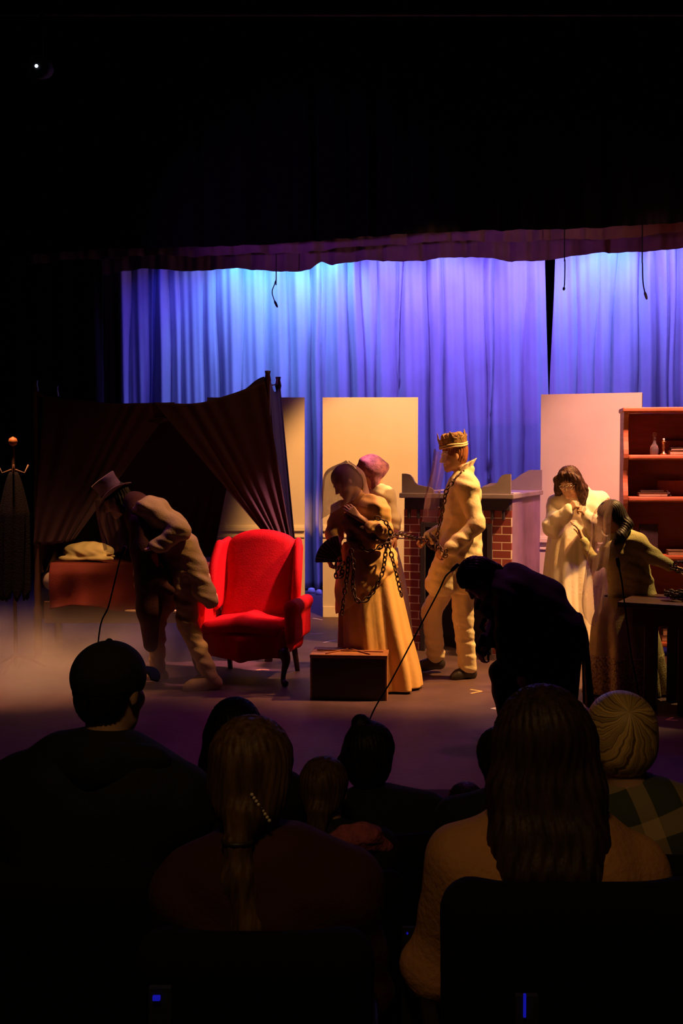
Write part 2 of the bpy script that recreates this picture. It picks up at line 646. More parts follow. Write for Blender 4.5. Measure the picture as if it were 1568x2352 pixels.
# side legs
pleated('leg_curtain', W(232, 700, 13.2).x, W(279, 700, 13.2).x, lambda x: 13.2, 0.02, 5.2, M_leg, (0.07, 0.16), 0.07, 9, edge1=lambda f: 0.0,
        label='dim purple side curtain at the left end of the blue backdrop', cat='curtain', nz=20)
pleated('leg_curtain', -8.0, W(236, 700, 12.5).x, lambda x: 12.5, 0.02, 6.0, M_black, (0.15, 0.3), 0.07, 10,
        label='black side curtain masking the left wing of the stage', cat='curtain', nz=12, step=0.02)


# ------------------------------------------------------------------ scenery flats
M_flat = mat('cream_flat_paint', (0.74, 0.66, 0.58), 0.65, bump=0.08, bscale=20, var=0.06, vscale=3)
M_trim = mat('cream_trim_paint', (0.86, 0.78, 0.66), 0.5)
M_ply = mat('raw_plywood', (0.35, 0.2, 0.1), 0.8, var=0.3, stretch=(1, 8, 8))


def flat(a, b, h, label, rail=0.94):
    """a, b: (x, y) of the foot of the visible face, left to right"""
    A = Vector((a[0], a[1], 0))
    B = Vector((b[0], b[1], 0))
    ux = (B - A).normalized()
    uy = Vector((-ux.y, ux.x, 0))
    M = Matrix.Translation(A) @ Matrix((ux, uy, Vector((0, 0, 1)))).transposed().to_4x4()
    L = (B - A).length
    t = thing('scenery_flat', label, 'stage flat', A, 'cream scenery flats')
    bm = BM()
    box2(bm, (0, 0, 0), (L, 0.018, h), M)
    obj('panel', bm, M_flat, t)
    bm = BM()
    for z, d, hh in ((rail, 0.03, 0.045), (rail + 0.032, 0.018, 0.02), (rail - 0.085, 0.016, 0.022)):
        box2(bm, (0.002, -d, z - hh / 2), (L - 0.002, -0.0005, z + hh / 2), M)
    obj('chair_rail', bm, M_trim, t, bevel=0.004)
    bm = BM()
    box2(bm, (0.002, -0.018, 0), (L - 0.002, -0.0005, 0.12), M)
    obj('baseboard', bm, M_trim, t, bevel=0.004)
    bm = BM()
    for x in (0.03, L - 0.03):
        box2(bm, (x - 0.03, 0.0185, 0), (x + 0.03, 0.06, h - 0.01), M)
    for z in (0.05, h / 2, h - 0.06):
        box2(bm, (0.0605, 0.0185, z), (L - 0.0605, 0.055, z + 0.05), M)
    tube(bm, [M @ Vector((L / 2, 0.056, h * 0.6)), M @ Vector((L / 2, 0.8, 0.015))], 0.02)
    obj('frame', bm, M_ply, t)
    return t


pl = W(478, 1418, 12.5)
flat((pl.x, 12.5), (W(700, 1418, 12.5).x, 12.5), 2.43, 'cream stage flat with chair rail, half hidden by the dark bed drape', 0.98)
flat((W(741, 1418, 12.5).x, 12.5), (W(958, 1418, 12.5).x, 12.48), 2.43, 'cream stage flat with chair rail directly behind the yellow-dressed woman', 0.98)
flat((W(1238, 1418, 11.45).x, 11.45), (W(1468, 1418, 11.1).x, 11.1), 2.40, 'cream stage flat with chair rail behind the person in the white nightgown', 0.93)

# hanging cords in front of the backdrop
M_cord = mat('black_cord', (0.01, 0.01, 0.012), 0.7)
for pts, yy, lab, th in (([(634, 598), (632, 645), (625, 668), (628, 685), (637, 706)], 12.2, 'thin black cord with a bent weighted tip, leftmost before the blue curtain', (628, 637)),
                    ([(1296, 530), (1297, 600), (1296, 650), (1294, 667)], 10.9, 'short straight black cord just right of the curtain slit', (0, 0)),
                    ([(1475, 520), (1475, 610), (1477, 655), (1485, 688)], 10.6, 'black cord curving to the right at its tip, rightmost before the curtain', (0, 0))):
    P = [W(a, b, yy) for a, b in pts]
    P.insert(0, P[0] + Vector((0, 0, 6.49 - P[0].z)))
    c = spline(P, 30)
    t = thing('hanging_rope', lab, 'cord', P[0])
    bm = BM()
    tube(bm, [tuple(q) for q in c], 0.006, 6)
    obj('cord', bm, M_cord, t, True)
    bm = BM()
    tube(bm, [tuple(q) for q in c[-5:]], [0.008, 0.013, 0.013, 0.012, 0.007], 8)
    obj('weight', bm, M_cord, t, True)

# ------------------------------------------------------------------ fireplace
M_brick = bpy.data.materials.new('painted_brick')
M_brick.use_nodes = True
nt = M_brick.node_tree
bs = nt.nodes['Principled BSDF']
bs.inputs['Roughness'].default_value = 0.7
tc = nt.nodes.new('ShaderNodeTexCoord')
mp = nt.nodes.new('ShaderNodeMapping')
mp.inputs['Rotation'].default_value = (R(90), 0, 0)
br = nt.nodes.new('ShaderNodeTexBrick')
br.inputs['Color1'].default_value = (0.22, 0.035, 0.045, 1)
br.inputs['Color2'].default_value = (0.30, 0.06, 0.06, 1)
br.inputs['Mortar'].default_value = (0.72, 0.62, 0.55, 1)
br.inputs['Scale'].default_value = 1.0
br.inputs['Mortar Size'].default_value = 0.0045
br.inputs['Mortar Smooth'].default_value = 0.1
br.inputs['Brick Width'].default_value = 0.17
br.inputs['Row Height'].default_value = 0.072
nt.links.new(tc.outputs['Object'], mp.inputs[0])
nt.links.new(mp.outputs[0], br.inputs[0])
nt.links.new(br.outputs[0], bs.inputs[0])
bp = nt.nodes.new('ShaderNodeBump')
bp.inputs['Strength'].default_value = 0.3
bp.inputs['Distance'].default_value = 0.01
bp.invert = True
nt.links.new(br.outputs[1], bp.inputs['Height'])
nt.links.new(bp.outputs[0], bs.inputs['Normal'])
M_mant = mat('grey_mantel_paint', (0.33, 0.27, 0.34), 0.6, bump=0.1, var=0.2, vscale=5)
M_side = mat('slate_paint_violet_lit', (0.30, 0.18, 0.36), 0.65, bump=0.15, var=0.35, vscale=4)  # violet stage light is partly put into this base colour
M_hole = mat('dark_firebox_paint', (0.035, 0.022, 0.05), 0.8)

FW, FD, FH = 0.99, 1.42, 1.44
ang = R(20)
fr = W(1172, 1509, 10.0)
fr.z = 0
ux = Vector((math.cos(ang), -math.sin(ang), 0))
uy = Vector((math.sin(ang), math.cos(ang), 0))
FM = Matrix.Translation(fr) @ Matrix((ux, uy, Vector((0, 0, 1)))).transposed().to_4x4()
# local: x from -FW (left) to 0 (right), y 0 front .. FD back
t = thing('fireplace', 'prop fireplace of painted red brick with grey scrolled mantel, behind the crowned figure', 'fireplace', fr)
bm = BM()
xl, xr = -FW + 0.16, -0.17
ot = 1.13
box2(bm, (-FW, 0, 0), (xl, 0.04, 1.29))
box2(bm, (xr, 0, 0), (0, 0.04, 1.29))
box2(bm, (xl, 0, ot), (xr, 0.04, 1.29))
o = obj('brick_front', bm, M_brick, None)
o.matrix_world = FM
o.parent = t
o.matrix_parent_inverse = Matrix.Translation(t.location).inverted()
bm = BM()
box2(bm, (-FW + 0.005, 0.0405, 0), (-FW + 0.02, FD, FH - 0.02), FM)
box2(bm, (-0.02, 0.0405, 0), (0.0, FD, FH - 0.02), FM)
box2(bm, (-FW + 0.0205, FD - 0.02, 0), (-0.0205, FD, FH - 0.02), FM)
obj('side_panel', bm, M_side, t)
bm = BM()
box2(bm, (xl, 0.041, 0), (xl + 0.015, 0.45, ot), FM)
box2(bm, (xr - 0.015, 0.041, 0), (xr, 0.45, ot), FM)
box2(bm, (xl, 0.451, 0), (xr, 0.465, ot), FM)
box2(bm, (xl, 0.041, ot), (xr, 0.45, ot + 0.015), FM)
obj('firebox', bm, M_hole, t)
bm = BM()
for a, b in (((xl, -0.022, 0), (xl + 0.045, -0.001, ot + 0.045)), ((xr - 0.045, -0.022, 0), (xr, -0.001, ot + 0.045)), ((xl + 0.046, -0.022, ot), (xr - 0.046, -0.001, ot + 0.045))):
    box2(bm, a, b, FM)
obj('firebox_surround', bm, M_hole, t, bevel=0.003)
bm = BM()
box2(bm, (-FW + 0.01, -0.025, 1.292), (-0.012, 0.02, FH - 0.045), FM)
for x in (0.05, 0.14, 0.62, 0.70, 0.82, 0.92):
    box2(bm, (-FW + x - 0.012, -0.03, 1.292 - 0.085), (-FW + x + 0.014, -0.0005, 1.292), FM)
obj('frieze', bm, M_hole, t, bevel=0.004)
bm = BM()
box2(bm, (-FW - 0.03, -0.06, FH - 0.045), (0.03, FD + 0.01, FH), FM)
obj('mantel_shelf', bm, M_mant, t, bevel=0.008)


def scroll(x0, sgn, y0, y1):
    poly = [(0, 0), (0.30, 0), (0.295, 0.035), (0.26, 0.055), (0.19, 0.065), (0.15, 0.075), (0.12, 0.1), (0.10, 0.14), (0.075, 0.165), (0.04, 0.175), (0, 0.175)]
    bm = BM()
    prism(bm, [(x0 + sgn * a, FH + 0.001 + b) for a, b in poly], y0, y1, FM, 'y')
    obj('scroll_bracket', bm, M_mant, t)


scroll(-FW - 0.01, 1, -0.04, -0.015)
scroll(0.0, -1, -0.04, -0.015)
bm = BM()
poly = [(0, 0), (0.62, 0), (0.62, 0.20), (0.5, 0.2), (0.42, 0.16), (0.34, 0.10), (0.24, 0.075), (0.10, 0.065), (0.02, 0.03)]
prism(bm, [(0.02 - 0.62 + a, FH + 0.001 + b) for a, b in poly], FD - 0.03, FD - 0.005, FM, 'y')
obj('scroll_bracket', bm, M_mant, t)
M_paper = mat('pale_paper', (0.75, 0.7, 0.72), 0.7)
bm = BM()
prism(bm, [(-0.28, 0.16), (0.015, 0.02), (0.02, 0.30), (-0.2, 0.4)], FH + 0.001, FH + 0.006, FM, 'z')
tag(obj('paper_sheet', bm, M_paper), 'pale sheet of paper lying on the mantel of the brick fireplace', 'paper')

# ------------------------------------------------------------------ bookcase
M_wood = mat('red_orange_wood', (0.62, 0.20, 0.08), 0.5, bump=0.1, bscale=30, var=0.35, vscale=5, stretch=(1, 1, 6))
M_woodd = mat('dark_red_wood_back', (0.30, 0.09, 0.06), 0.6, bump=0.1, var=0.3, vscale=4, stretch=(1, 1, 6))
bk = W(1427, 1500, 10.0)
bk.z = 0
ang = R(8)
ux = Vector((math.cos(ang), -math.sin(ang), 0))
uy = Vector((math.sin(ang), math.cos(ang), 0))
KM = Matrix.Translation(bk) @ Matrix((ux, uy, Vector((0, 0, 1)))).transposed().to_4x4()
KW, KD, KH = 1.35, 0.34, 2.19
t = thing('bookcase', 'tall orange-red wooden bookcase with wavy sides at the right edge of the stage', 'bookcase', bk)
SHZ = [0.13, 0.50, 0.90, 1.415, 1.785]


def side_poly():
    pts = [(KD, 0), (KD, KH - 0.03), (0.0, KH - 0.03)]
    zs = np.linspace(KH - 0.03, 0, 60)
    lv = [KH] + SHZ[::-1] + [0]
    for z in zs[1:]:
        for a, b in zip(lv, lv[1:]):
            if b <= z <= a:
                f = (a - z) / (a - b)
                d = 0.055 * math.sin(PI * f) ** 1.5 * (1.0 if a - b > 0.3 else 0.5)
                break
        pts.append((d, z))
    return pts


for x in (0, KW - 0.03):
    bm = BM()
    prism(bm, side_poly(), x, x + 0.042, KM, 'x')
    obj('side_panel', bm, M_wood, t)
bm = BM()
box2(bm, (-0.015, -0.02, KH - 0.029), (KW + 0.02, KD, KH + 0.012), KM)
obj('top_board', bm, M_wood, t, bevel=0.01)
for z in SHZ:
    bm = BM()
    box2(bm, (0.043, -0.005, z - 0.045), (KW - 0.031, KD - 0.021, z), KM)
    obj('shelf', bm, M_wood, t, bevel=0.014)
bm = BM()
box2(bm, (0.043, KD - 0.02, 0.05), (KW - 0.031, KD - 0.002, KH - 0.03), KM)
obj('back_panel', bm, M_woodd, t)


def kp(x, y, z):
    return KM @ Vector((x, y, z))


def kx(px):
    # local x of the pixel column at shelf mid depth
    best = min(np.linspace(0, 1.3, 400), key=lambda x: abs(784 + FPX * kp(x, 0.12, 1).x / kp(x, 0.12, 1).y - px))
    return float(best)


M_glass = mat('clear_glass', (0.9, 0.9, 0.95), 0.05, trans=0.9, spec=0.8)
M_brass = mat('dull_brass', (0.55, 0.3, 0.12), 0.35, metal=0.9)
M_book1 = mat('worn_brown_leather', (0.16, 0.07, 0.04), 0.6, var=0.4, vscale=40)
M_book2 = mat('dark_book_cloth', (0.06, 0.035, 0.04), 0.6, var=0.4, vscale=40)
M_rustblock = mat('rust_block_cloth', (0.35, 0.10, 0.06), 0.6, var=0.2, vscale=30)  # rust blocks at the back of the two upper shelves
M_page = mat('aged_paper_edge', (0.55, 0.42, 0.26), 0.8, bump=0.5, bscale=90, stretch=(0.1, 0.1, 4))
z = SHZ[4]
x = kx(1500)
t = thing('decanter', 'clear glass decanter with round stopper on the upper bookcase shelf', 'decanter', kp(x, 0.10, z))
bm = BM()
MM = Matrix.Translation(kp(x, 0.10, z + 0.0005))
lathe(bm, [(0.028, 0), (0.036, 0.01), (0.038, 0.05), (0.03, 0.08), (0.014, 0.105), (0.012, 0.14), (0.02, 0.15)], 20, MM)
obj('bottle', bm, M_glass, t, True)
bm = BM()
lathe(bm, [(0.009, 0.151), (0.010, 0.158), (0.02, 0.17), (0.022, 0.185), (0.012, 0.2), (0.002, 0.204)], 16, MM)
obj('stopper', bm, M_glass, t, True)
x = kx(1521)
t = thing('candlestick', 'small turned brass candlestick beside the glass decanter', 'candlestick', kp(x, 0.08, z))
bm = BM()
lathe(bm, [(0.03, 0), (0.03, 0.008), (0.012, 0.02), (0.008, 0.05), (0.014, 0.06), (0.008, 0.075), (0.012, 0.105), (0.018, 0.112), (0.018, 0.12)], 18, Matrix.Translation(kp(x, 0.08, z + 0.0005)))
obj('stem', bm, M_brass, t, True)
bm = BM()
lathe(bm, [(0.009, 0.1205), (0.009, 0.145)], 12, Matrix.Translation(kp(x, 0.08, z + 0.0005)))
obj('candle', bm, mat('wax', (0.7, 0.6, 0.5), 0.5), t, True)


def book(x0, x1, y0, y1, z0, h, m, label, group, upright=False, yaw=0):
    c = kp((x0 + x1) / 2, (y0 + y1) / 2, z0)
    t = thing('book', label, 'book', c, group)
    B = KM @ Matrix.Translation(((x0 + x1) / 2, (y0 + y1) / 2, z0 + 0.0006)) @ Matrix.Rotation(yaw, 4, 'Z')
    hw, hd = (x1 - x0) / 2, (y1 - y0) / 2
    bm = BM()
    if upright:
        box2(bm, (-hw, -hd, 0), (-hw + 0.003, hd, h), B)
        box2(bm, (hw - 0.003, -hd, 0), (hw, hd, h), B)
        box2(bm, (-hw + 0.003, -hd, 0), (hw - 0.003, -hd + 0.004, h), B)
    else:
        box2(bm, (-hw, -hd, 0), (hw, hd, 0.003), B)
        box2(bm, (-hw, -hd, h - 0.003), (hw, hd, h), B)
        box2(bm, (-hw, -hd, 0.003), (-hw + 0.004, hd, h - 0.003), B)
    obj('cover', bm, m, t)
    bm = BM()
    if upright:
        box2(bm, (-hw + 0.0035, -hd + 0.005, 0.003), (hw - 0.0035, hd - 0.004, h - 0.004), B)
    else:
        box2(bm, (-hw + 0.0045, -hd + 0.004, 0.0035), (hw - 0.004, hd - 0.004, h - 0.0035), B)
    obj('pages', bm, M_page, t)


x = kx(1533)
book(x, x + 0.22, 0.03, 0.19, z, 0.038, M_book1, 'thick old book lying flat, bottom of the stack on the upper shelf', 'books in the bookcase')
book(x + 0.012, x + 0.215, 0.04, 0.18, z + 0.039, 0.026, M_book2, 'thinner dark book lying on top of the upper shelf stack', 'books in the bookcase')
book(x - 0.045, x + 0.22, 0.25, 0.285, z, 0.125, M_rustblock, 'rust coloured upright block standing behind the flat stack on the upper shelf', 'books in the bookcase', upright=True)  # upright block behind the stack, built with the book helper
z = SHZ[3]
x = kx(1464)
book(x, x + 0.25, 0.03, 0.17, z, 0.036, M_book1, 'wide worn brown book lying flat on the second shelf', 'books in the bookcase')
book(x + 0.015, x + 0.22, 0.04, 0.16, z + 0.037, 0.018, M_book2, 'slim dark book on top of the wide worn one, second shelf', 'books in the bookcase')
x = kx(1514)
book(x, x + 0.26, 0.25, 0.285, z, 0.14, M_rustblock, 'rust coloured block standing upright against the back of the second shelf', 'books in the bookcase', upright=True)
x = kx(1531)
t = thing('letter_holder', 'small twisted dark metal ornament beside the flat book, second shelf', 'ornament', kp(x, 0.06, z))
bm = BM()
tube(bm, [kp(x + 0.03 * math.cos(a) * (1 - a / 14), 0.06 + 0.02 * math.sin(a), z + 0.008 + a * 0.004) for a in np.linspace(0, 11, 50)], 0.006, 6)
obj('coil', bm, M_book2, t, True)
z = SHZ[2]
x = kx(1532)
book(x, x + 0.26, 0.02, 0.17, z, 0.042, mat('gilt_box_cloth', (0.5, 0.42, 0.3), 0.35, metal=0.4, var=0.5, vscale=60), 'pale gilt edged book lying flat on the third shelf', 'books in the bookcase')
x = kx(1468)
book(x, x + 0.16, 0.09, 0.13, z, 0.27, M_book2, 'tall dark folio standing on the third shelf behind the outstretched arm', 'books in the bookcase', upright=True, yaw=0.05)
z = SHZ[0]
x = kx(1520)
book(x, x + 0.2, 0.03, 0.18, SHZ[0], 0.05, M_book1, 'brown book lying flat on the bottom shelf, seen under the desk', 'books in the bookcase')
book(x + 0.01, x + 0.19, 0.03, 0.17, SHZ[0] + 0.051, 0.06, M_book2, 'dark book on top of the bottom shelf pile, seen under the desk', 'books in the bookcase')

# ------------------------------------------------------------------ desk
M_desk = mat('dark_walnut', (0.12, 0.045, 0.035), 0.45, bump=0.12, bscale=20, var=0.4, vscale=4, stretch=(1, 8, 8))
dk = Vector((1.913, 7.82, 0))
ang = R(28)
ux = Vector((math.cos(ang), -math.sin(ang), 0))
uy = Vector((math.sin(ang), math.cos(ang), 0))
DM = Matrix.Translation(dk) @ Matrix((ux, uy, Vector((0, 0, 1)))).transposed().to_4x4()
t = thing('desk', 'dark wooden writing desk at the right edge of the stage', 'desk', dk)
DL, DD = 1.25, 0.60
bm = BM()
box2(bm, (0, 0, 0.718), (DL, DD, 0.755), DM)
obj('desktop', bm, M_desk, t, bevel=0.006)
bm = BM()
for a, b in (((0.095, 0.05), (DL - 0.09, 0.07)), ((0.095, DD - 0.07), (DL - 0.09, DD - 0.05))):
    box2(bm, (a[0], a[1], 0.595), (b[0], b[1], 0.7175), DM)
for x0 in (0.095, DL - 0.11):
    box2(bm, (x0, 0.0705, 0.595), (x0 + 0.02, DD - 0.0705, 0.7175), DM)
obj('apron', bm, M_desk, t)
for (x0, y0) in ((0.17, 0.071), (0.40, 0.071), (DL - 0.25, 0.071), (0.25, DD - 0.17), (DL - 0.25, DD - 0.17)):
    bm = BM()
    box2(bm, (x0, y0, 0), (x0 + 0.085, y0 + 0.06, 0.594 if False else 0.717), DM)
    obj('leg', bm, M_desk, t, bevel=0.006)

# ------------------------------------------------------------------ trunk
M_trunk = mat('shaded_trunk_board', (0.055, 0.04, 0.04), 0.55, var=0.2)  # the unlit front's darkness is put into this colour
M_edge = mat('orange_brown_wood', (0.42, 0.17, 0.07), 0.55, var=0.35, vscale=6, stretch=(1, 1, 8), bump=0.1)  # on the chest sides and lid, their lit orange is in the colour
tk = W(716, 1612, 8.15)
tk.z = 0
ang = R(5)
ux = Vector((math.cos(ang), -math.sin(ang), 0))
uy = Vector((math.sin(ang), math.cos(ang), 0))
TM = Matrix.Translation(tk) @ Matrix((ux, uy, Vector((0, 0, 1)))).transposed().to_4x4()
t = thing('trunk', 'low dark wooden chest with strap across the lid, in front of the yellow dress', 'chest', tk)
TW, TD, TH = 0.532, 0.34, 0.33
bm = BM()
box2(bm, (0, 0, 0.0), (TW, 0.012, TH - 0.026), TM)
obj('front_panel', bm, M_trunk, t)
bm = BM()
box2(bm, (TW, 0.0005, 0.0), (TW + 0.012, TD, TH - 0.026), TM)
box2(bm, (-0.012, 0.0005, 0.0), (0, TD, TH - 0.026), TM)
box2(bm, (0.0005, TD - 0.012, 0.0), (TW - 0.0005, TD, TH - 0.026), TM)
box2(bm, (0.0005, 0.0125, 0.0), (TW - 0.0005, TD - 0.0125, 0.012), TM)
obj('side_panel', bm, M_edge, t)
bm = BM()
box2(bm, (-0.015, -0.004, TH - 0.0255), (TW + 0.016, TD + 0.004, TH), TM)
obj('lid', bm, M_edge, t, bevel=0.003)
bm = BM()
for a, b in (((0.1, 0.02), (0.30, 0.32)), ((0.42, 0.02), (0.20, 0.32)), ((0.02, 0.17), (0.51, 0.14))):
    pa, pb = TM @ Vector((a[0], a[1], TH + 0.005)), TM @ Vector((b[0], b[1], TH + 0.006))
    tube(bm, [pa, pb], 0.006, 6)
obj('strap', bm, mat('rust_cord', (0.35, 0.12, 0.07), 0.7), t, True)
for x in (0.02, TW - 0.045):
    for zz in (0.02, TH - 0.065):
        bm = BM()
        box2(bm, (x, -0.004, zz), (x + 0.018, -0.0003, zz + 0.018), TM)
        obj('corner_plate', bm, mat('tarnished_iron', (0.12, 0.08, 0.06), 0.5, metal=0.6), t)
bm = BM()
box2(bm, (TW / 2 - 0.02, -0.006, TH - 0.075), (TW / 2 + 0.02, -0.0003, TH - 0.03), TM)
obj('latch', bm, M_book2, t, bevel=0.002)

# ------------------------------------------------------------------ red wing chair
M_red = mat('red_velvet', (0.55, 0.004, 0.012), 0.75, bump=0.3, bscale=120, var=0.15, vscale=15, spec=0.15)
M_cleg = mat('dark_mahogany', (0.07, 0.03, 0.03), 0.4)
cr_ = Vector((-0.44, 8.64, 0))
cl_ = Vector((-1.125, 8.79, 0))
ux = (cr_ - cl_).normalized()
uy = Vector((-ux.y, ux.x, 0))
cc = (cr_ + cl_) / 2
CM = Matrix.Translation(cc) @ Matrix((ux, uy, Vector((0, 0, 1)))).transposed().to_4x4()
t = thing('wing_chair', 'bright red upholstered wing armchair on dark curved legs', 'armchair', cc)
# local: x right, y back, z up; front feet at y=0, x=+-0.36


def CL(x, y, z):
    return CM @ Vector((x, y, z))


def soft(bmf, name, m, lvl=2, label=None):
    o = obj(name, bmf, m, t, True, label=label)
    md = o.modifiers.new('subd', 'SUBSURF')
    md.levels = lvl
    md.render_levels = lvl
    return o


s = SDF(0.007)
rk = lambda z: 0.50 + (z - 0.5) * 0.22      # raked back plane
for i in range(19):
    f = i / 18
    z = 0.45 + f * 0.645
    hw = 0.262 - 0.035 * math.sin(PI * min(1, f * 1.15)) ** 2
    dz = [0.0, 0.0]
    if f > 0.86:
        hw = 0.262 - 0.03 * (f - 0.86) / 0.14
    arc = 0.05 * max(0, (f - 0.5) / 0.5)
    pts = [CL(hw * u, rk(z) - 0.022 * (1 - u * u), z - arc * u * u) for u in np.linspace(-1, 1, 13)]
    s.chain(pts, [0.047 + 0.009 * (1 - u * u) for u in np.linspace(-1, 1, 13)], 0.045)
s.build('backrest', M_red, t)
s = SDF(0.007)
for y in np.linspace(0.03, 0.46, 7):
    s.rc(CL(-0.27, y, 0.425), CL(0, y, 0.458), 0.055, 0.06, 0.04)
    s.rc(CL(0, y, 0.458), CL(0.27, y, 0.425), 0.06, 0.055, 0.04)
s.build('seat_cushion', M_red, t)
s = SDF(0.008)
for z in np.linspace(0.24, 0.38, 5):
    hw = 0.31
    s.rc(CL(-hw, 0.04, z + 0.01), CL(0, 0.0, z - 0.03), 0.035, 0.035, 0.04)
    s.rc(CL(0, 0.0, z - 0.03), CL(hw, 0.04, z + 0.01), 0.035, 0.035, 0.04)
    s.rc(CL(-hw, 0.04, z + 0.01), CL(-hw, 0.55, z + 0.01), 0.035, 0.035, 0.04)
    s.rc(CL(hw, 0.04, z + 0.01), CL(hw, 0.55, z + 0.01), 0.035, 0.035, 0.04)
    s.rc(CL(-hw, 0.55, z + 0.01), CL(hw, 0.55, z + 0.01), 0.035, 0.035, 0.04)
s.build('seat_frame', M_red, t)
for sg in (-1, 1):
    s = SDF(0.007)
    x = sg * 0.385
    for z in np.linspace(0.36, 0.56, 6):
        s.rc(CL(x, 0.05, z), CL(x, 0.55, z), 0.04, 0.035, 0.03)
    s.rc(CL(x + sg * 0.02, 0.0, 0.60), CL(x + sg * 0.01, 0.55, 0.60), 0.062, 0.05, 0.03)
    s.rc(CL(x + sg * 0.01, 0.01, 0.36), CL(x + sg * 0.015, 0.0, 0.56), 0.035, 0.045, 0.03)
    s.build('armrest', M_red, t)
    s = SDF(0.007)
    roll = []
    for f in np.linspace(0, 1, 24):
        z = 0.58 + f * 0.50
        y0 = rk(z) - 0.02
        dep = 0.04 + 0.15 * math.sin(PI * (0.12 + 0.70 * f)) * (1 - 0.25 * f)
        xo = sg * (0.325 + 0.02 * math.sin(PI * f))
        s.rc(CL(sg * 0.300, y0 + 0.03, z), CL(xo + sg * 0.004, y0 - dep, z - 0.03), 0.024, 0.020, 0.03)
        roll.append(CL(xo + sg * 0.010, y0 - dep, z - 0.03))
    s.chain(roll, [0.033] * len(roll), 0.015)
    s.build('wing', M_red, t)
for sg in (-1, 1):
    bm = BM()
    pts = spline([CL(sg * 0.33, 0.03, 0.27), CL(sg * 0.365, 0.0, 0.20), CL(sg * 0.35, 0.0, 0.12), CL(sg * 0.34, 0.01, 0.05), CL(sg * 0.37, -0.02, 0.012)], 14)
    tube(bm, [tuple(p) for p in pts], [0.05, 0.047, 0.042, 0.036, 0.031, 0.027, 0.024, 0.021, 0.019, 0.019, 0.021, 0.026, 0.028, 0.018][:14], 12)
    obj('leg', bm, M_cleg, t, True)
    bm = BM()
    tube(bm, [CL(sg * 0.28, 0.55, 0.24), CL(sg * 0.29, 0.64, 0.001)], [0.026, 0.02], 8)
    obj('leg', bm, M_cleg, t, True)

# ------------------------------------------------------------------ bed with canopy
M_plum = mat('plum_drape', (0.06, 0.026, 0.045), 0.85, bump=0.25, bscale=40)
M_blank = mat('maroon_blanket', (0.15, 0.016, 0.012), 0.8, bump=0.2)
M_post = mat('dark_bed_wood', (0.09, 0.045, 0.03), 0.5)
M_pill = mat('cream_pillow_cotton', (0.85, 0.66, 0.36), 0.8, bump=0.2, bscale=15)
BX0, BX1, BY0, BY1 = -2.62, -0.64, 9.72, 10.42
t = thing('canopy_bed', 'four-poster bed with dark plum drapes and maroon blanket at stage left', 'bed', (-1.6, 9.98, 0))
for x, y, h in ((BX0, BY0, 2.42), (BX1 + 0.01, BY0, 2.50), (BX0, BY1, 2.42), (BX1 + 0.06, BY1, 2.50)):
    bm = BM()
    prof = [(0.035, 0), (0.035, 0.45), (0.025, 0.5), (0.03, 0.62), (0.022, 0.75), (0.022, h - 0.12), (0.03, h - 0.08), (0.02, h - 0.03), (0.026, h)]
    lathe(bm, prof, 14, Matrix.Translation((x, y, 0)))
    obj('post', bm, M_post, t, True)
bm = BM()
box2(bm, (BX0 + 0.05, BY0 + 0.01, 0.33), (BX1 - 0.05, BY0 + 0.05, 0.52))
box2(bm, (BX0 + 0.05, BY1 - 0.05, 0.33), (BX1 - 0.05, BY1 - 0.01, 0.52))
obj('side_rail', bm, M_post, t, bevel=0.005)
bm = BM()
prism(bm, [(BY0 + 0.05, 0.35), (BY1 - 0.05, 0.35), (BY1 - 0.05, 1.22)] + [(BY0 + 0.36 + 0.30 * math.cos(a), 1.22 + 0.13 * math.sin(a)) for a in np.linspace(0.1, PI - 0.1, 14)] + [(BY0 + 0.05, 1.22)], BX0 - 0.02, BX0 + 0.02, None, 'x')
obj('headboard', bm, M_post, t)
s = SDF(0.012)
for x in np.linspace(BX0 + 0.12, BX1 - 0.12, 10):
    s.rc((x, BY0 + 0.09, 0.70), (x, BY1 - 0.09, 0.70), 0.1, 0.1, 0.08)
s.build('mattress', mat('ticking', (0.5, 0.42, 0.35), 0.8), t)


# blanket draped over the front, with swags
def blanket():
    rows = []
    for i in range(60):
        f = i / 59
        row = []
        for j in range(120):
            u = j / 119
            x = BX0 + 0.12 + u * (BX1 - BX0 - 0.14)
            if f < 0.35:
                y = BY1 - 0.05 - (f / 0.35) * (BY1 - BY0 - 0.02)
                z = 0.845 + 0.01 * math.sin(9 * u + 5 * f)
            else:
                g = (f - 0.35) / 0.65
                y = BY0 - 0.03 - 0.035 * math.sin(min(1, g * 4) * PI / 2) - g * 0.025 * math.sin(u * 38 + 2 * math.sin(7 * u)) - 0.022 * g * math.sin(u * 13 + g * 5)
                z = 0.845 - g * (0.40 - 0.05 * math.sin(u * 7.0 + 0.6) ** 2)
            row.append((x, y, z))
        rows.append(row)
    return np.array(rows)


o = link_mesh('blanket', grid_mesh('blanket', blanket()), M_blank, t)
solid(o, 0.012)
bm = BM()
tube(bm, [(BX0 + 0.7 + 0.02 * i, BY0 - 0.085, 0.455 - 0.008 * math.sin(i / 34 * PI)) for i in range(35)], [0.004 + 0.010 * math.sin(PI * i / 34) for i in range(35)], 8)
obj('sheet_edge', bm, M_pill, t, True, label='pale strip of sheet showing under the blanket')


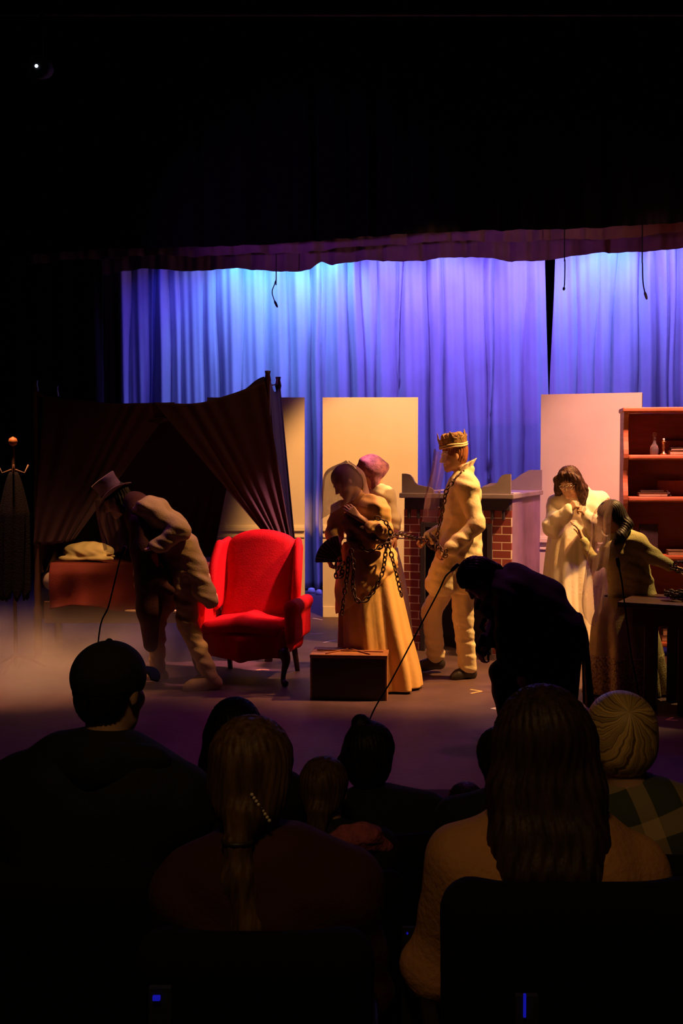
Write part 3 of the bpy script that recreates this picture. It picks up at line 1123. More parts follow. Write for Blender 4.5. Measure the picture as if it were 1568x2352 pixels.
def canopy():
    # sagging cloth top
    rows = []
    for i in range(24):
        v = i / 23
        row = []
        for j in range(80):
            u = j / 79
            x = BX0 - 0.02 + u * (BX1 - BX0 + 0.0 + 0.09 * v)
            zt = 2.33 * (1 - u) + 2.45 * u
            sag = 0.30 * (4 * u * (1 - u)) ** 1.1 * (1 - 0.15 * v) * (1 + 0.35 * (u - 0.5))
            y = BY0 - 0.03 + v * (BY1 - BY0 + 0.06)
            z = zt - sag - 0.04 * math.sin(PI * v) + 0.008 * math.sin(u * 60) - 0.11 * math.exp(-((u - 0.93) / 0.025) ** 2) * 0
            row.append((x, y, z))
        rows.append(row)
    return np.array(rows)


C0 = canopy()
solid(link_mesh('canopy_top', grid_mesh('canopy_top', C0), M_plum, t), 0.006)


def drape(name, top, bot, n=140, m=50, folds=14, amp=0.04, bulge=0.0, label=None, power=1.0):
    """cloth hung between a top polyline and a gathered bottom polyline"""
    T = spline(top, n)
    B = spline(bot, n)
    rows = []
    rnd = random.Random(len(name) + folds)
    ph = [rnd.uniform(0, 6) for _ in range(5)]
    for i in range(m):
        f = i / (m - 1)
        P = T * (1 - f ** power) + B * f ** power
        u = np.linspace(0, 1, n)
        d = amp * (0.4 + 0.6 * f) * (np.sin(u * folds * 2 * PI + ph[0] + 1.5 * np.sin(u * 9 + ph[1])) + 0.5 * np.sin(u * folds * 4.6 + ph[2]))
        P = P.copy()
        P[:, 1] -= d + bulge * math.sin(PI * f)
        P[:, 2] -= 0.02 * math.sin(PI * f) * np.sin(u * 9)
        rows.append(P)
    o = link_mesh(name, grid_mesh(name, np.array(rows)), M_plum, t, label=label)
    return solid(o, 0.005)


yb = BY0 - 0.035
# front right drape: hangs from the canopy edge and is pulled back to the right post
drape('drape', [W(352, 924, yb), W(450, 926, yb), W(530, 905, yb), W(608, 876, yb)],
      [W(615, 1235, yb - 0.03), W(632, 1238, yb - 0.03), W(650, 1240, yb - 0.02), W(668, 1242, yb)], folds=6, amp=0.012, bulge=0.02)
drape('drape', [W(605, 890, yb + 0.1), W(618, 872, yb + 0.2), W(630, 900, yb + 0.5), W(643, 885, BY1 + 0.03)],
      [W(628, 1250, yb + 0.02), W(648, 1250, yb + 0.2), W(662, 1250, yb + 0.5), W(678, 1250, BY1 + 0.05)], folds=6, amp=0.02)
drape('drape', [W(402, 924, yb + 0.02), W(310, 926, yb), W(240, 925, yb), W(100, 905, yb)],
      [W(170, 1240, yb), W(150, 1245, yb), W(110, 1250, yb), W(78, 1250, yb)], folds=6, amp=0.01)
# back drape behind the bed
drape('drape', [W(120, 915, BY1), W(220, 925, BY1), W(320, 945, BY1), W(400, 950, BY1), W(500, 935, BY1), W(560, 915, BY1)],
      [W(110, 1330, BY1), W(210, 1330, BY1), W(290, 1330, BY1), W(350, 1330, BY1), W(420, 1330, BY1), W(480, 1330, BY1)], folds=9, amp=0.016)

s = SDF(0.007)
pz = 0.862
pc = W(203, 1262, BY0 + 0.22)
M3 = np.eye(3)
s.ell((pc.x, pc.y, pz + 0.075), (0.225, 0.15, 0.085), k=0.03)
for sx in (-1, 1):
    s.rc((pc.x + sx * 0.12, pc.y - 0.10, pz + 0.025), (pc.x + sx * 0.225, pc.y - 0.13, pz + 0.022), 0.03, 0.012, 0.04)
    s.rc((pc.x + sx * 0.12, pc.y + 0.10, pz + 0.04), (pc.x + sx * 0.2, pc.y + 0.13, pz + 0.02), 0.03, 0.012, 0.04)
s.rc((pc.x - 0.2, pc.y - 0.13, pz + 0.018), (pc.x + 0.24, pc.y - 0.13, pz + 0.018), 0.014, 0.012, 0.02)
s.cut((0, 0, pz), (0, 0, -1))
tag(s.build('pillow', M_pill, None, disp=lambda P, N: 0.0018 * np.sin(P[:, 0] * 60 + 3 * np.sin(P[:, 2] * 40)) + 0.0022 * np.sin(P[:, 0] * 27 + P[:, 2] * 60)),
    'plump cream pillow lying on the maroon blanket of the bed', 'pillow')

# ------------------------------------------------------------------ coat stand with dark coat, far left
cs = W(36, 1500, 9.3)
cs.z = 0
t = thing('coat_stand', 'thin wooden pole stand with round knob at the far left edge', 'coat stand', cs)
bm = BM()
lathe(bm, [(0.02, 0.0), (0.016, 0.1), (0.014, 1.7), (0.016, 1.82), (0.008, 1.85)], 12, Matrix.Translation(cs))
obj('pole', bm, M_post, t, True)
bm = BM()
lathe(bm, [(0.006, 1.851), (0.03, 1.865), (0.038, 1.89), (0.03, 1.915), (0.004, 1.93)], 14, Matrix.Translation(cs))
obj('knob', bm, M_edge, t, True)
bm = BM()
for a in range(3):
    an = a * 2 * PI / 3 + 0.4
    tube(bm, [cs + Vector((0.02 * math.cos(an), 0.02 * math.sin(an), 0.12)), cs + Vector((0.16 * math.cos(an), 0.16 * math.sin(an), 0.06)), cs + Vector((0.24 * math.cos(an), 0.24 * math.sin(an), 0.012))], 0.011, 8)
obj('foot', bm, M_post, t, True)
bm = BM()
for a in range(4):
    an = a * PI / 2 + 0.3
    tube(bm, [cs + Vector((0.014 * math.cos(an), 0.014 * math.sin(an), 1.66)), cs + Vector((0.09 * math.cos(an), 0.09 * math.sin(an), 1.63)), cs + Vector((0.12 * math.cos(an), 0.12 * math.sin(an), 1.70))], 0.008, 8)
obj('hook', bm, M_post, t, True)
rows = []
for i in range(40):
    f = i / 39
    z = 1.64 - f * 1.02
    row = []
    for k in range(96):
        a = 2 * PI * k / 96
        rr = (0.028 + 0.085 * min(1, f * 3) ** 0.7) * (1 + 0.16 * math.sin(7 * a + 3 * f) * f + 0.07 * math.sin(12 * a + 4 * f))
        row.append((cs.x + rr * math.cos(a) * 1.0, cs.y + rr * math.sin(a) * 0.8, z - (0.04 * math.sin(9 * a) * max(0, f - 0.9) * 10)))
    rows.append(row)
o = link_mesh('hanging_coat', grid_mesh('hanging_coat', np.array(rows), True), mat('black_wool', (0.006, 0.005, 0.008), 0.95, bump=0.4, spec=0.1), None)
solid(o, 0.006)
tag(o, 'black ragged coat hanging on the thin pole stand at the far left', 'coat')

# ------------------------------------------------------------------ spike tape on the stage floor
M_tape = mat('yellow_tape', (0.85, 0.55, 0.25), 0.6)
M_tapew = mat('pale_tape', (0.7, 0.6, 0.72), 0.6)


def floorpt(px, py):
    dx = (px - 784) / FPX
    dz = -(py - 1176) / FPX
    c, s_ = math.cos(PITCH), math.sin(PITCH)
    v = Vector((dx, c + dz * s_, -s_ + dz * c))
    k = EYE.z / -v.z
    return EYE + v * k


for pts, m, lab in (([(1080, 1584), (1106, 1588), (1081, 1593)], M_tape, 'yellow tape arrow on the floor right of the yellow dress hem'),
                    ([(1150, 1624), (1128, 1628), (1152, 1631)], M_tapew, 'pale tape arrow on the floor by the bent dark figure'),
                    ([(580, 1541), (600, 1538), (618, 1539)], M_tape, 'pale tape strip on the floor under the red chair'),
                    ([(718, 1420), (740, 1424)], M_tapew, 'short tape strip on the floor left of the middle flat'),
                    ([(712, 1456), (742, 1455)], M_tapew, 'thin tape strip on the floor behind the low chest'),
                    ([(742, 1476), (772, 1470)], M_tapew, 'slanting tape strip on the floor right of the red chair'),
                    ([(1545, 1648), (1530, 1654), (1556, 1655)], M_tape, 'tape arrow on the floor in front of the desk')):
    P = [floorpt(*q) for q in pts]
    bm = BM()
    for a, b in zip(P, P[1:]):
        d = (b - a).normalized()
        n_ = Vector((-d.y, d.x, 0)) * 0.010
        vs = [bm.verts.new(q) for q in (a - n_ + Vector((0, 0, 0.001)), b - n_ + Vector((0, 0, 0.001)), b + n_ + Vector((0, 0, 0.001)), a + n_ + Vector((0, 0, 0.001)),
                                        a - n_ + Vector((0, 0, 0.002)), b - n_ + Vector((0, 0, 0.002)), b + n_ + Vector((0, 0, 0.002)), a + n_ + Vector((0, 0, 0.002)))]
        for q in ((0, 1, 2, 3), (4, 5, 6, 7), (0, 1, 5, 4), (1, 2, 6, 5), (2, 3, 7, 6), (3, 0, 4, 7)):
            bm.faces.new([vs[k] for k in q])
    tag(obj('floor_tape', bm, m), lab, 'tape mark')
# small blue-lit junk on the floor behind, between the flats
for px, py, r_, lab in ((715, 1362, 0.05, 'left'), (732, 1366, 0.04, 'right')):
    p = floorpt(px, py)
    bm = BM()
    lathe(bm, [(r_, 0), (r_ * 1.1, 0.02), (r_ * 0.8, 0.06), (r_ * 0.3, 0.07)], 14, Matrix.Translation(p))
    tag(obj('cable_coil', bm, M_tapew, None, True), 'small pale coil on the floor behind the gap between flats, the %s one' % lab, 'coil')
bm = BM()
p = W(1090, 1440, 10.3)
p = FM @ Vector((xr - 0.16, 0.438, p.z))
lathe(bm, [(0.006, 0), (0.007, 0.01), (0.003, 0.02)], 10, Matrix.Translation(p))
tube(bm, [p + Vector((0, 0, 0.021)), p + Vector((0.012, 0, 0.045))], 0.003, 6)
tag(obj('indicator_lamp', bm, mat('red_glow', (0.8, 0.02, 0.02), 0.5, emit=(1, 0.02, 0.03), estr=1.2), None, True), 'tiny glowing red light in the dark fireplace opening', 'light')

# ------------------------------------------------------------------ microphones on thin goosenecks along the stage edge
M_mic = mat('black_microphone_metal', (0.012, 0.012, 0.014), 0.5, metal=0.3)


def mic(pts, y, lab):
    P = [W(a, b, y) for a, b in pts]
    base = Vector((P[-1].x, y, 0))
    P.append(Vector((P[-1].x + (P[-1].x - P[-2].x) * 0.6, y, 0.03)))
    base = Vector((P[-1].x, y, 0))
    t = thing('gooseneck_microphone', lab, 'microphone', base, 'thin microphones along the stage edge')
    c = [tuple(q) for q in spline(P, 60)]
    bm = BM()
    tube(bm, c, 0.0042, 8)
    obj('gooseneck', bm, M_mic, t, True)
    bm = BM()
    d = (Vector(c[0]) - Vector(c[3])).normalized()
    h0 = Vector(c[0])
    tube(bm, [h0, h0 + d * 0.015, h0 + d * 0.05, h0 + d * 0.055], [0.008, 0.0105, 0.0105, 0.006], 10)
    obj('capsule', bm, M_mic, t, True)
    bm = BM()
    lathe(bm, [(0.06, 0.0), (0.06, 0.012), (0.02, 0.024), (0.012, 0.035)], 20, Matrix.Translation(base))
    obj('base', bm, M_mic, t, True)


mic([(1036, 1311), (1022, 1326), (1005, 1362), (952, 1462), (900, 1560), (850, 1650)], 6.15, 'long thin microphone leaning right, its tip by the bent dark head')
mic([(1421, 1303), (1428, 1340), (1438, 1420), (1450, 1510), (1466, 1600)], 6.15, 'thin microphone in front of the desk and grey-green skirt')
mic([(280, 1276), (272, 1300), (250, 1390), (226, 1470)], 6.15, 'thin microphone rising behind the capped spectator')

# small lamp seen alone in the dark at the upper left
lp = W(84, 152, 6.0)
t = thing('stage_lamp', 'tiny white light alone in the dark at the upper left', 'lamp', lp)
bm = BM()
tube(bm, [lp + Vector((0, 0.16, 0.04)), lp + Vector((0, 0.03, 0.005)), lp + Vector((0, 0.005, 0))], [0.05, 0.06, 0.055], 16)
tube(bm, [lp + Vector((0, 0.1, 0.07)), lp + Vector((0, 0.1, 0.3))], 0.012, 8)
obj('housing', bm, M_black, t, True)
bm = BM()
lathe(bm, [(0.0075, 0.0), (0.009, 0.004), (0.005, 0.008)], 12, Matrix.Translation(lp) @ Matrix.Rotation(R(90), 4, 'X'))
obj('bulb', bm, mat('white_glow', (1, 1, 1), 0.5, emit=(0.75, 0.85, 1.0), estr=3), t, True)
bm = BM()
tube(bm, [(-4, 6.1, lp.z + 0.32), (4, 6.1, lp.z + 0.32)], 0.024, 10)
for x in (-3.95, -1.5, 1.5, 3.95):
    tube(bm, [(x, 6.1, lp.z + 0.34), (x, 6.1, 6.5)], 0.008, 6)
tag(obj('lighting_pipe', bm, M_black, None, True), 'black horizontal pipe carrying the small lamp, lost in the dark overhead', 'pipe')
# ================================================================== people
M_skin = mat('warm_skin', (0.62, 0.36, 0.25), 0.55, var=0.12, vscale=12)
M_skinp = mat('pale_skin', (0.74, 0.50, 0.38), 0.55, var=0.1, vscale=12)
M_ivory = mat('ivory_linen', (0.86, 0.74, 0.50), 0.8, bump=0.35, bscale=45, var=0.10, vscale=5)
M_yellow = mat('old_gold_satin', (0.84, 0.52, 0.20), 0.55, bump=0.2, bscale=30, var=0.15, vscale=4)
M_gown = mat('white_cotton', (0.88, 0.78, 0.60), 0.8, bump=0.25, bscale=40, var=0.08, vscale=5)
M_white = mat('white_blouse', (0.88, 0.80, 0.72), 0.8, bump=0.2)
M_cardi = mat('olive_knit', (0.48, 0.44, 0.20), 0.85, bump=0.5, bscale=110, var=0.15, vscale=8)
M_skirt = mat('olive_lace_skirt', (0.56, 0.48, 0.22), 0.8, bump=0.3, var=0.25, vscale=14)
M_blackc = mat('black_costume', (0.022, 0.016, 0.018), 0.9, bump=0.3, var=0.3)
M_plumc = mat('dusky_plum_scarf', (0.20, 0.10, 0.12), 0.85, bump=0.3)
M_shoe = mat('black_shoe_leather', (0.03, 0.022, 0.022), 0.5)
M_tan = mat('tan_shoe_leather', (0.60, 0.42, 0.20), 0.6, var=0.2)
M_coatb = mat('beige_coat_cloth', (0.60, 0.44, 0.24), 0.8, bump=0.3, var=0.15)
M_dress = mat('beige_trouser_cloth', (0.62, 0.43, 0.22), 0.8, bump=0.3, var=0.15)
M_iron = mat('dark_iron', (0.10, 0.06, 0.05), 0.5, metal=0.6, var=0.3, vscale=30)
G_plum = gauze('plum_gauze', (0.42, 0.27, 0.30), 0.62)
G_pale = gauze('pale_gauze', (0.62, 0.42, 0.40), 0.42)
G_grey = gauze('grey_gauze', (0.34, 0.20, 0.26), 0.5)


def hairmat(name, c1, c2, scale=60, rough=0.5):
    m = bpy.data.materials.new(name)
    m.use_nodes = True
    nt = m.node_tree
    b = nt.nodes['Principled BSDF']
    b.inputs['Roughness'].default_value = rough
    b.inputs['Specular IOR Level'].default_value = 0.25
    tc = nt.nodes.new('ShaderNodeTexCoord')
    mp = nt.nodes.new('ShaderNodeMapping')
    mp.inputs['Scale'].default_value = (1, 1, 0.10)
    nt.links.new(tc.outputs['Object'], mp.inputs[0])
    n = nt.nodes.new('ShaderNodeTexNoise')
    n.inputs['Scale'].default_value = scale
    n.inputs['Detail'].default_value = 6
    nt.links.new(mp.outputs[0], n.inputs['Vector'])
    rp = nt.nodes.new('ShaderNodeValToRGB')
    rp.color_ramp.elements[0].position = 0.35
    rp.color_ramp.elements[1].position = 0.65
    rp.color_ramp.elements[0].color = (*c1, 1)
    rp.color_ramp.elements[1].color = (*c2, 1)
    nt.links.new(n.outputs[0], rp.inputs[0])
    nt.links.new(rp.outputs[0], b.inputs[0])
    bp = nt.nodes.new('ShaderNodeBump')
    bp.inputs['Strength'].default_value = 0.5
    bp.inputs['Distance'].default_value = 0.006
    nt.links.new(n.outputs[0], bp.inputs['Height'])
    nt.links.new(bp.outputs[0], b.inputs['Normal'])
    return m


H_dark = hairmat('dark_brown_hair', (0.02, 0.011, 0.009), (0.06, 0.032, 0.024))
H_brown = hairmat('brown_hair', (0.06, 0.03, 0.015), (0.15, 0.085, 0.04))
H_aub = hairmat('auburn_hair', (0.03, 0.012, 0.012), (0.10, 0.045, 0.03), 45)
H_black = hairmat('black_hair', (0.008, 0.006, 0.007), (0.022, 0.015, 0.014))
H_blond = hairmat('blond_hair', (0.20, 0.12, 0.04), (0.62, 0.42, 0.16), 50)
H_red = hairmat('reddish_hair', (0.18, 0.06, 0.03), (0.40, 0.16, 0.08), 50)


def vv(a):
    return np.array(a, float)


def unit(a):
    a = vv(a)
    return a / max(np.linalg.norm(a), 1e-9)


def frame(fwd, up=(0, 0, 1)):
    f = unit(fwd)
    u = vv(up) - f * np.dot(f, up)
    u = unit(u)
    r = np.cross(f, u)
    return r, f, u          # right, forward, up


def head_prims(s, c, fwd, up=(0, 0, 1), k=1.0, ears=True):
    r, f, u = frame(fwd, up)
    c = vv(c)
    M = np.stack([r, f, u], 1)

    def P(x, y, z):
        return c + (r * x + f * y + u * z) * k
    s.ell(P(0, -0.012, 0.035), vv((0.076, 0.094, 0.082)) * k, M, 0.01)
    s.ell(P(0, 0.022, -0.03), vv((0.061, 0.066, 0.08)) * k, M, 0.02 * k)
    s.rc(P(-0.03, 0.03, -0.075), P(0, 0.062, -0.095), 0.026 * k, 0.023 * k, 0.02)
    s.rc(P(0.03, 0.03, -0.075), P(0, 0.062, -0.095), 0.026 * k, 0.023 * k, 0.02)
    for sg in (-1, 1):
        s.sp(P(sg * 0.035, 0.058, -0.025), 0.026 * k, 0.015)
        s.sp(P(sg * 0.031, 0.099, 0.006), 0.016 * k, 0.01, neg=True)
        s.sp(P(sg * 0.031, 0.074, 0.005), 0.0125 * k, 0.002)
        s.rc(P(sg * 0.012, 0.088, 0.024), P(sg * 0.045, 0.074, 0.022), 0.009 * k, 0.008 * k, 0.01)
        if ears:
            s.ell(P(sg * 0.079, -0.008, -0.002), vv((0.009, 0.018, 0.03)) * k, M, 0.008)
    s.rc(P(0, 0.085, 0.012), P(0, 0.108, -0.03), 0.008 * k, 0.0115 * k, 0.008)
    s.rc(P(-0.012, 0.094, -0.034), P(0.012, 0.094, -0.034), 0.008 * k, 0.008 * k, 0.006)
    s.rc(P(-0.019, 0.083, -0.058), P(0.019, 0.083, -0.058), 0.007 * k, 0.007 * k, 0.005)
    s.rc(P(-0.015, 0.083, -0.069), P(0.015, 0.083, -0.069), 0.0075 * k, 0.0075 * k, 0.005)
    return P, M


def hand_prims(s, wrist, d, pn, curl=0.5, thumb=1, k=1.0, spread=0.0, tcurl=0.3):
    """wrist point, direction towards the fingers, palm normal (the side fingers curl to)"""
    d = unit(d)
    pn = unit(vv(pn) - d * np.dot(vv(pn), d))
    sd = np.cross(d, pn) * thumb          # towards the thumb
    w_ = vv(wrist)
    L = [0.040, 0.044, 0.041, 0.033]
    for i in range(4):
        off = (1.5 - i) * 0.0195
        base = w_ + (sd * off * 0.6 + d * 0.018) * k
        kn = w_ + (sd * off + d * (0.085 - 0.004 * abs(i - 1)) - pn * 0.003) * k
        s.rc(base, kn, 0.014 * k, 0.0115 * k, 0.012)
        dirv = unit(d + sd * (1.5 - i) * spread)
        p = kn
        a = 0
        for j, (ln, rr) in enumerate(((L[i], 0.0088), (L[i] * 0.62, 0.0080), (L[i] * 0.5, 0.0070))):
            a += curl * (1.25, 1.15, 0.75)[j]
            q = p + (dirv * math.cos(a) + pn * math.sin(a)) * ln * k
            s.rc(p, q, rr * k, rr * 0.92 * k, 0.004)
            p = q
    p = w_ + (sd * 0.018 + d * 0.022 + pn * 0.006) * k
    dv = unit(d * 0.75 + sd * (0.75 - 0.4 * tcurl) + pn * (0.25 + 0.6 * tcurl))
    q = p + dv * 0.042 * k
    s.rc(p, q, 0.015 * k, 0.011 * k, 0.012)
    dv2 = unit(d * 0.9 + sd * (0.25 - 0.5 * tcurl) + pn * (0.2 + 0.6 * tcurl))
    q2 = q + dv2 * 0.032 * k
    s.rc(q, q2, 0.0105 * k, 0.009 * k, 0.005)
    q3 = q2 + unit(dv2 + pn * 0.3) * 0.024 * k
    s.rc(q2, q3, 0.009 * k, 0.008 * k, 0.004)


def torso_prims(s, J, inf=0.0, k=0.05):
    sl, sr, nk, ch, wa, pe = (vv(J[q]) for q in ('shL', 'shR', 'neck', 'chest', 'waist', 'pelvis'))
    lat = unit(sr - sl)
    hl = unit(vv(J['hipR']) - vv(J['hipL']))
    B = J.get('bulk', 1.0)
    for sg, sh in ((-1, sl), (1, sr)):
        s.rc(ch + lat * sg * 0.065 * B, wa + hl * sg * 0.055 * B, 0.108 * B + inf, 0.098 * B + inf, k)
        s.rc(wa + hl * sg * 0.055 * B, pe + hl * sg * 0.075 * B, 0.098 * B + inf, 0.112 * B + inf, k)
        s.rc(nk - unit(nk - ch) * 0.02, sh, 0.045 * B + inf, 0.058 * B + inf, k)
        s.rc(ch + lat * sg * 0.06 * B + unit(nk - ch) * 0.05, sh, 0.09 * B + inf, 0.055 * B + inf, k)


def arm_prims(s, J, sd, inf=0.0, upto=1.0, k=0.03):
    B = J.get('limb', 1.0)
    sh, el, wr = (vv(J[q + sd]) for q in ('sh', 'el', 'wr'))
    s.rc(sh, el, 0.052 * B + inf, 0.040 * B + inf, k)
    s.rc(el, el + (wr - el) * upto, 0.040 * B + inf, 0.040 * B * (1 - upto) + 0.027 * B * upto + inf, k)


def leg_prims(s, J, sd, inf=0.0, k=0.04):
    B = J.get('limb', 1.0)
    hp, kn, an = (vv(J[q + sd]) for q in ('hip', 'kn', 'an'))
    s.rc(hp, kn, 0.085 * B + inf, 0.056 * B + inf, k)
    cf = kn + (an - kn) * 0.35
    s.rc(kn, cf, 0.053 * B + inf, 0.053 * B + inf, k)
    s.rc(cf, an, 0.053 * B + inf, 0.036 * B + inf, k)


def foot_prims(s, an, toe, inf=0.0):
    an, toe = vv(an), vv(toe)
    d = unit(toe - an)
    dh = unit((d[0], d[1], 0))
    heel = an - dh * 0.035 + vv((0, 0, -0.045))
    s.rc(an, heel, 0.034 + inf, 0.032 + inf, 0.02)
    s.rc(an + vv((0, 0, -0.02)), toe - dh * 0.06 + vv((0, 0, 0.02)), 0.034 + inf, 0.03 + inf, 0.02)
    s.rc(heel, toe - dh * 0.03, 0.03 + inf, 0.026 + inf, 0.02)


def body(root, J, mt, vox=0.0055, hands=True, headk=1.0, name='body', feet=True):
    s = SDF(vox)
    torso_prims(s, J)
    for q in 'LR':
        arm_prims(s, J, q)
        leg_prims(s, J, q)
        if feet:
            foot_prims(s, J['an' + q], J['to' + q])
        if hands and 'ha' + q in J:
            h = J['ha' + q]
            hand_prims(s, J['wr' + q], *h)
    P, M = head_prims(s, J['head'], J['face'], J.get('up', (0, 0, 1)), headk)
    s.rc(P(0, -0.02, -0.05), J['neck'], 0.052 * headk, 0.055, 0.03)
    J['P'] = P
    return s.build(name, mt, root)


def wrinkle(a=0.006, f=40, seed=0, vert=False):
    rnd = random.Random(seed)
    p = [rnd.uniform(0, 6) for _ in range(6)]

    def fn(V, N):
        x, y, z = V[:, 0], V[:, 1], V[:, 2]
        if vert:
            w1 = np.sin(x * f + 1.2 * np.sin(z * 6 + p[0]) + p[1]) + 0.6 * np.sin(y * f * 1.3 + x * 9 + p[2] + np.sin(z * 5))
        else:
            w1 = np.sin(z * f + 1.8 * np.sin(x * 17 + p[0]) + 1.3 * np.sin(y * 19 + p[1]) + p[2]) + 0.5 * np.sin(z * f * 1.9 + x * 31 + p[3])
        w2 = np.sin(x * 13 + p[4]) * np.sin(z * 11 + p[5])
        return a * w1 * (0.6 + 0.4 * w2)
    return fn


def loft(name, rings, m, parent, n=120, pleat=None, label=None, thick=0.004, rows=60, closed=True, a0=0, a1=2 * PI, smooth_rows=True):
    """rings: list of (cx, cy, cz, rx, ry, yaw, tilt_x) from top to bottom"""
    S = spline(rings, rows)
    out = []
    th = np.linspace(a0, a1, n, endpoint=not closed)
    for i, q in enumerate(S):
        f = i / (rows - 1)
        cx, cy, cz, rx, ry, yaw, tl = q
        m_ = 1 + (pleat(th, f) if pleat else 0)
        x = rx * np.cos(th) * m_
        y = ry * np.sin(th) * m_
        X = cx + x * math.cos(yaw) - y * math.sin(yaw)
        Y = cy + x * math.sin(yaw) + y * math.cos(yaw)
        Z = cz + tl * x
        out.append(np.stack([X, Y, np.broadcast_to(Z, X.shape)], 1))
    o = link_mesh(name, grid_mesh(name, np.array(out), closed), m, parent, True, label)
    solid(o, thick, -1)
    return o


def pleats(seed, amp=0.08, n=9):
    rnd = random.Random(seed)
    fr_ = [n, n * 1.7, n * 0.6]
    fr_ = [max(2, round(q)) for q in fr_]
    ph = [rnd.uniform(0, 6) for _ in range(3)]

    def fn(th, f):
        g = f ** 0.7
        w1 = np.sin(fr_[0] * th + ph[0] + 0.8 * f)
        w1 = np.sign(w1) * np.abs(w1) ** 0.8
        return amp * g * (w1 + 0.55 * np.sin(fr_[1] * th + ph[1] - 1.0 * f) + 0.5 * np.sin(fr_[2] * th + ph[2]))
    return fn


def sheet(name, rows_pts, m, parent, nu=40, nv=40, amp=0.01, folds=6, label=None, thick=0.0):
    """rows_pts: list of polylines (each a list of points, left to right), top to bottom"""
    R_ = [spline(r, nu) for r in rows_pts]
    A = np.array(R_)
    out = np.zeros((nv, nu, 3))
    for j in range(nu):
        out[:, j] = spline(A[:, j], nv)
    u = np.linspace(0, 1, nu)
    for i in range(nv):
        f = i / (nv - 1)
        out[i, :, 1] -= amp * (0.3 + f) * (np.sin(u * folds * 2 * PI + 2 * f) + 0.4 * np.sin(u * folds * 4.4 * PI + 1))
        out[i, :, 0] += amp * 0.3 * np.sin(u * folds * 3 * PI + 4 * f)
    o = link_mesh(name, grid_mesh(name, out), m, parent, True, label)
    if thick:
        solid(o, thick)
    return o


def chain(name, pts, label, L=0.05, r=0.0055, wd=0.014, group=None, parent=None, m=None):
    """linked oval rings along a path"""
    c = spline(pts, 400)
    seg = np.linalg.norm(np.diff(c, axis=0), axis=1)
    cum = np.concatenate([[0], np.cumsum(seg)])
    tot = cum[-1]
    n = max(2, int(tot / (L * 0.72)))
    bm = BM()
    for i in range(n):
        sm = (i + 0.5) / n * tot

        def at(q):
            return Vector([float(np.interp(q, cum, c[:, k])) for k in range(3)])
        p = at(sm)
        t = (at(min(tot, sm + 0.01)) - at(max(0, sm - 0.01))).normalized()
        u = t.orthogonal().normalized()
        ref = t.cross(Vector((0, 0, 1)))
        u = ref.normalized() if ref.length > 0.1 else u
        ud = (u if i % 2 else t.cross(u)).normalized()
        ud = (ud + 0.25 * t.cross(ud) * math.sin(i * 2.1)).normalized()
        ring = []
        nv = 12
        for a in range(nv):
            an = 2 * PI * a / nv
            ring.append(p + t * (L / 2) * math.cos(an) * (1 if abs(math.cos(an)) > 0.5 else 1.0) + ud * wd * math.sin(an))
        vs = []
        for a in range(nv):
            tt = (ring[(a + 1) % nv] - ring[a - 1]).normalized()
            nn = (ring[a] - p)
            nn = (nn - tt * nn.dot(tt)).normalized()
            bb = tt.cross(nn)
            vs.append([bm.verts.new(ring[a] + (nn * math.cos(2 * PI * e / 6) + bb * math.sin(2 * PI * e / 6)) * r) for e in range(6)])
        for a in range(nv):
            A, B = vs[a], vs[(a + 1) % nv]
            for e in range(6):
                bm.faces.new((A[e], A[(e + 1) % 6], B[(e + 1) % 6], B[e]))
    o = obj(name, bm, m or M_iron, parent, True)
    if label:
        tag(o, label, 'chain', group)
    return o


def hair_cap(s, P, M, k=1.0, inf=0.014, back=True, low=-0.05):
    s.ell(P(0, -0.022, 0.042), vv((0.078 + inf, 0.092 + inf, 0.080 + inf)) * k, M, 0.01)
    if back:
        s.ell(P(0, -0.05, -0.01), vv((0.07 + inf * 0.7, 0.055 + inf * 0.6, 0.075)) * k, M, 0.02)
    # keep the face free
    s.ell(P(0, 0.13, -0.055), vv((0.085, 0.10, 0.115)) * k, M, 0.012, neg=True)


def strand_disp(c, M, a=0.0035, n=40):
    c = vv(c)

    def fn(V, N):
        q = (V - c) @ M
        an = np.arctan2(q[:, 0], q[:, 1])
        return a * (np.sin(an * n + 3 * np.sin(q[:, 2] * 30)) + 0.6 * np.sin(an * n * 2.3 + q[:, 2] * 40))
    return fn


def shoe(root, an, toe, m, name='shoe', inf=0.012):
    s = SDF(0.006)
    foot_prims(s, an, toe, inf)
    an, toe = vv(an), vv(toe)
    zs = min(an[2] - 0.085, toe[2] - 0.03)
    s.cut((0, 0, an[2] + 0.012), (0, 0, 1))
    return s.build(name, m, root)
# ------------------------------------------------------------------ the crowned figure
def Q(px, py, y):
    return vv(W(px, py, y))


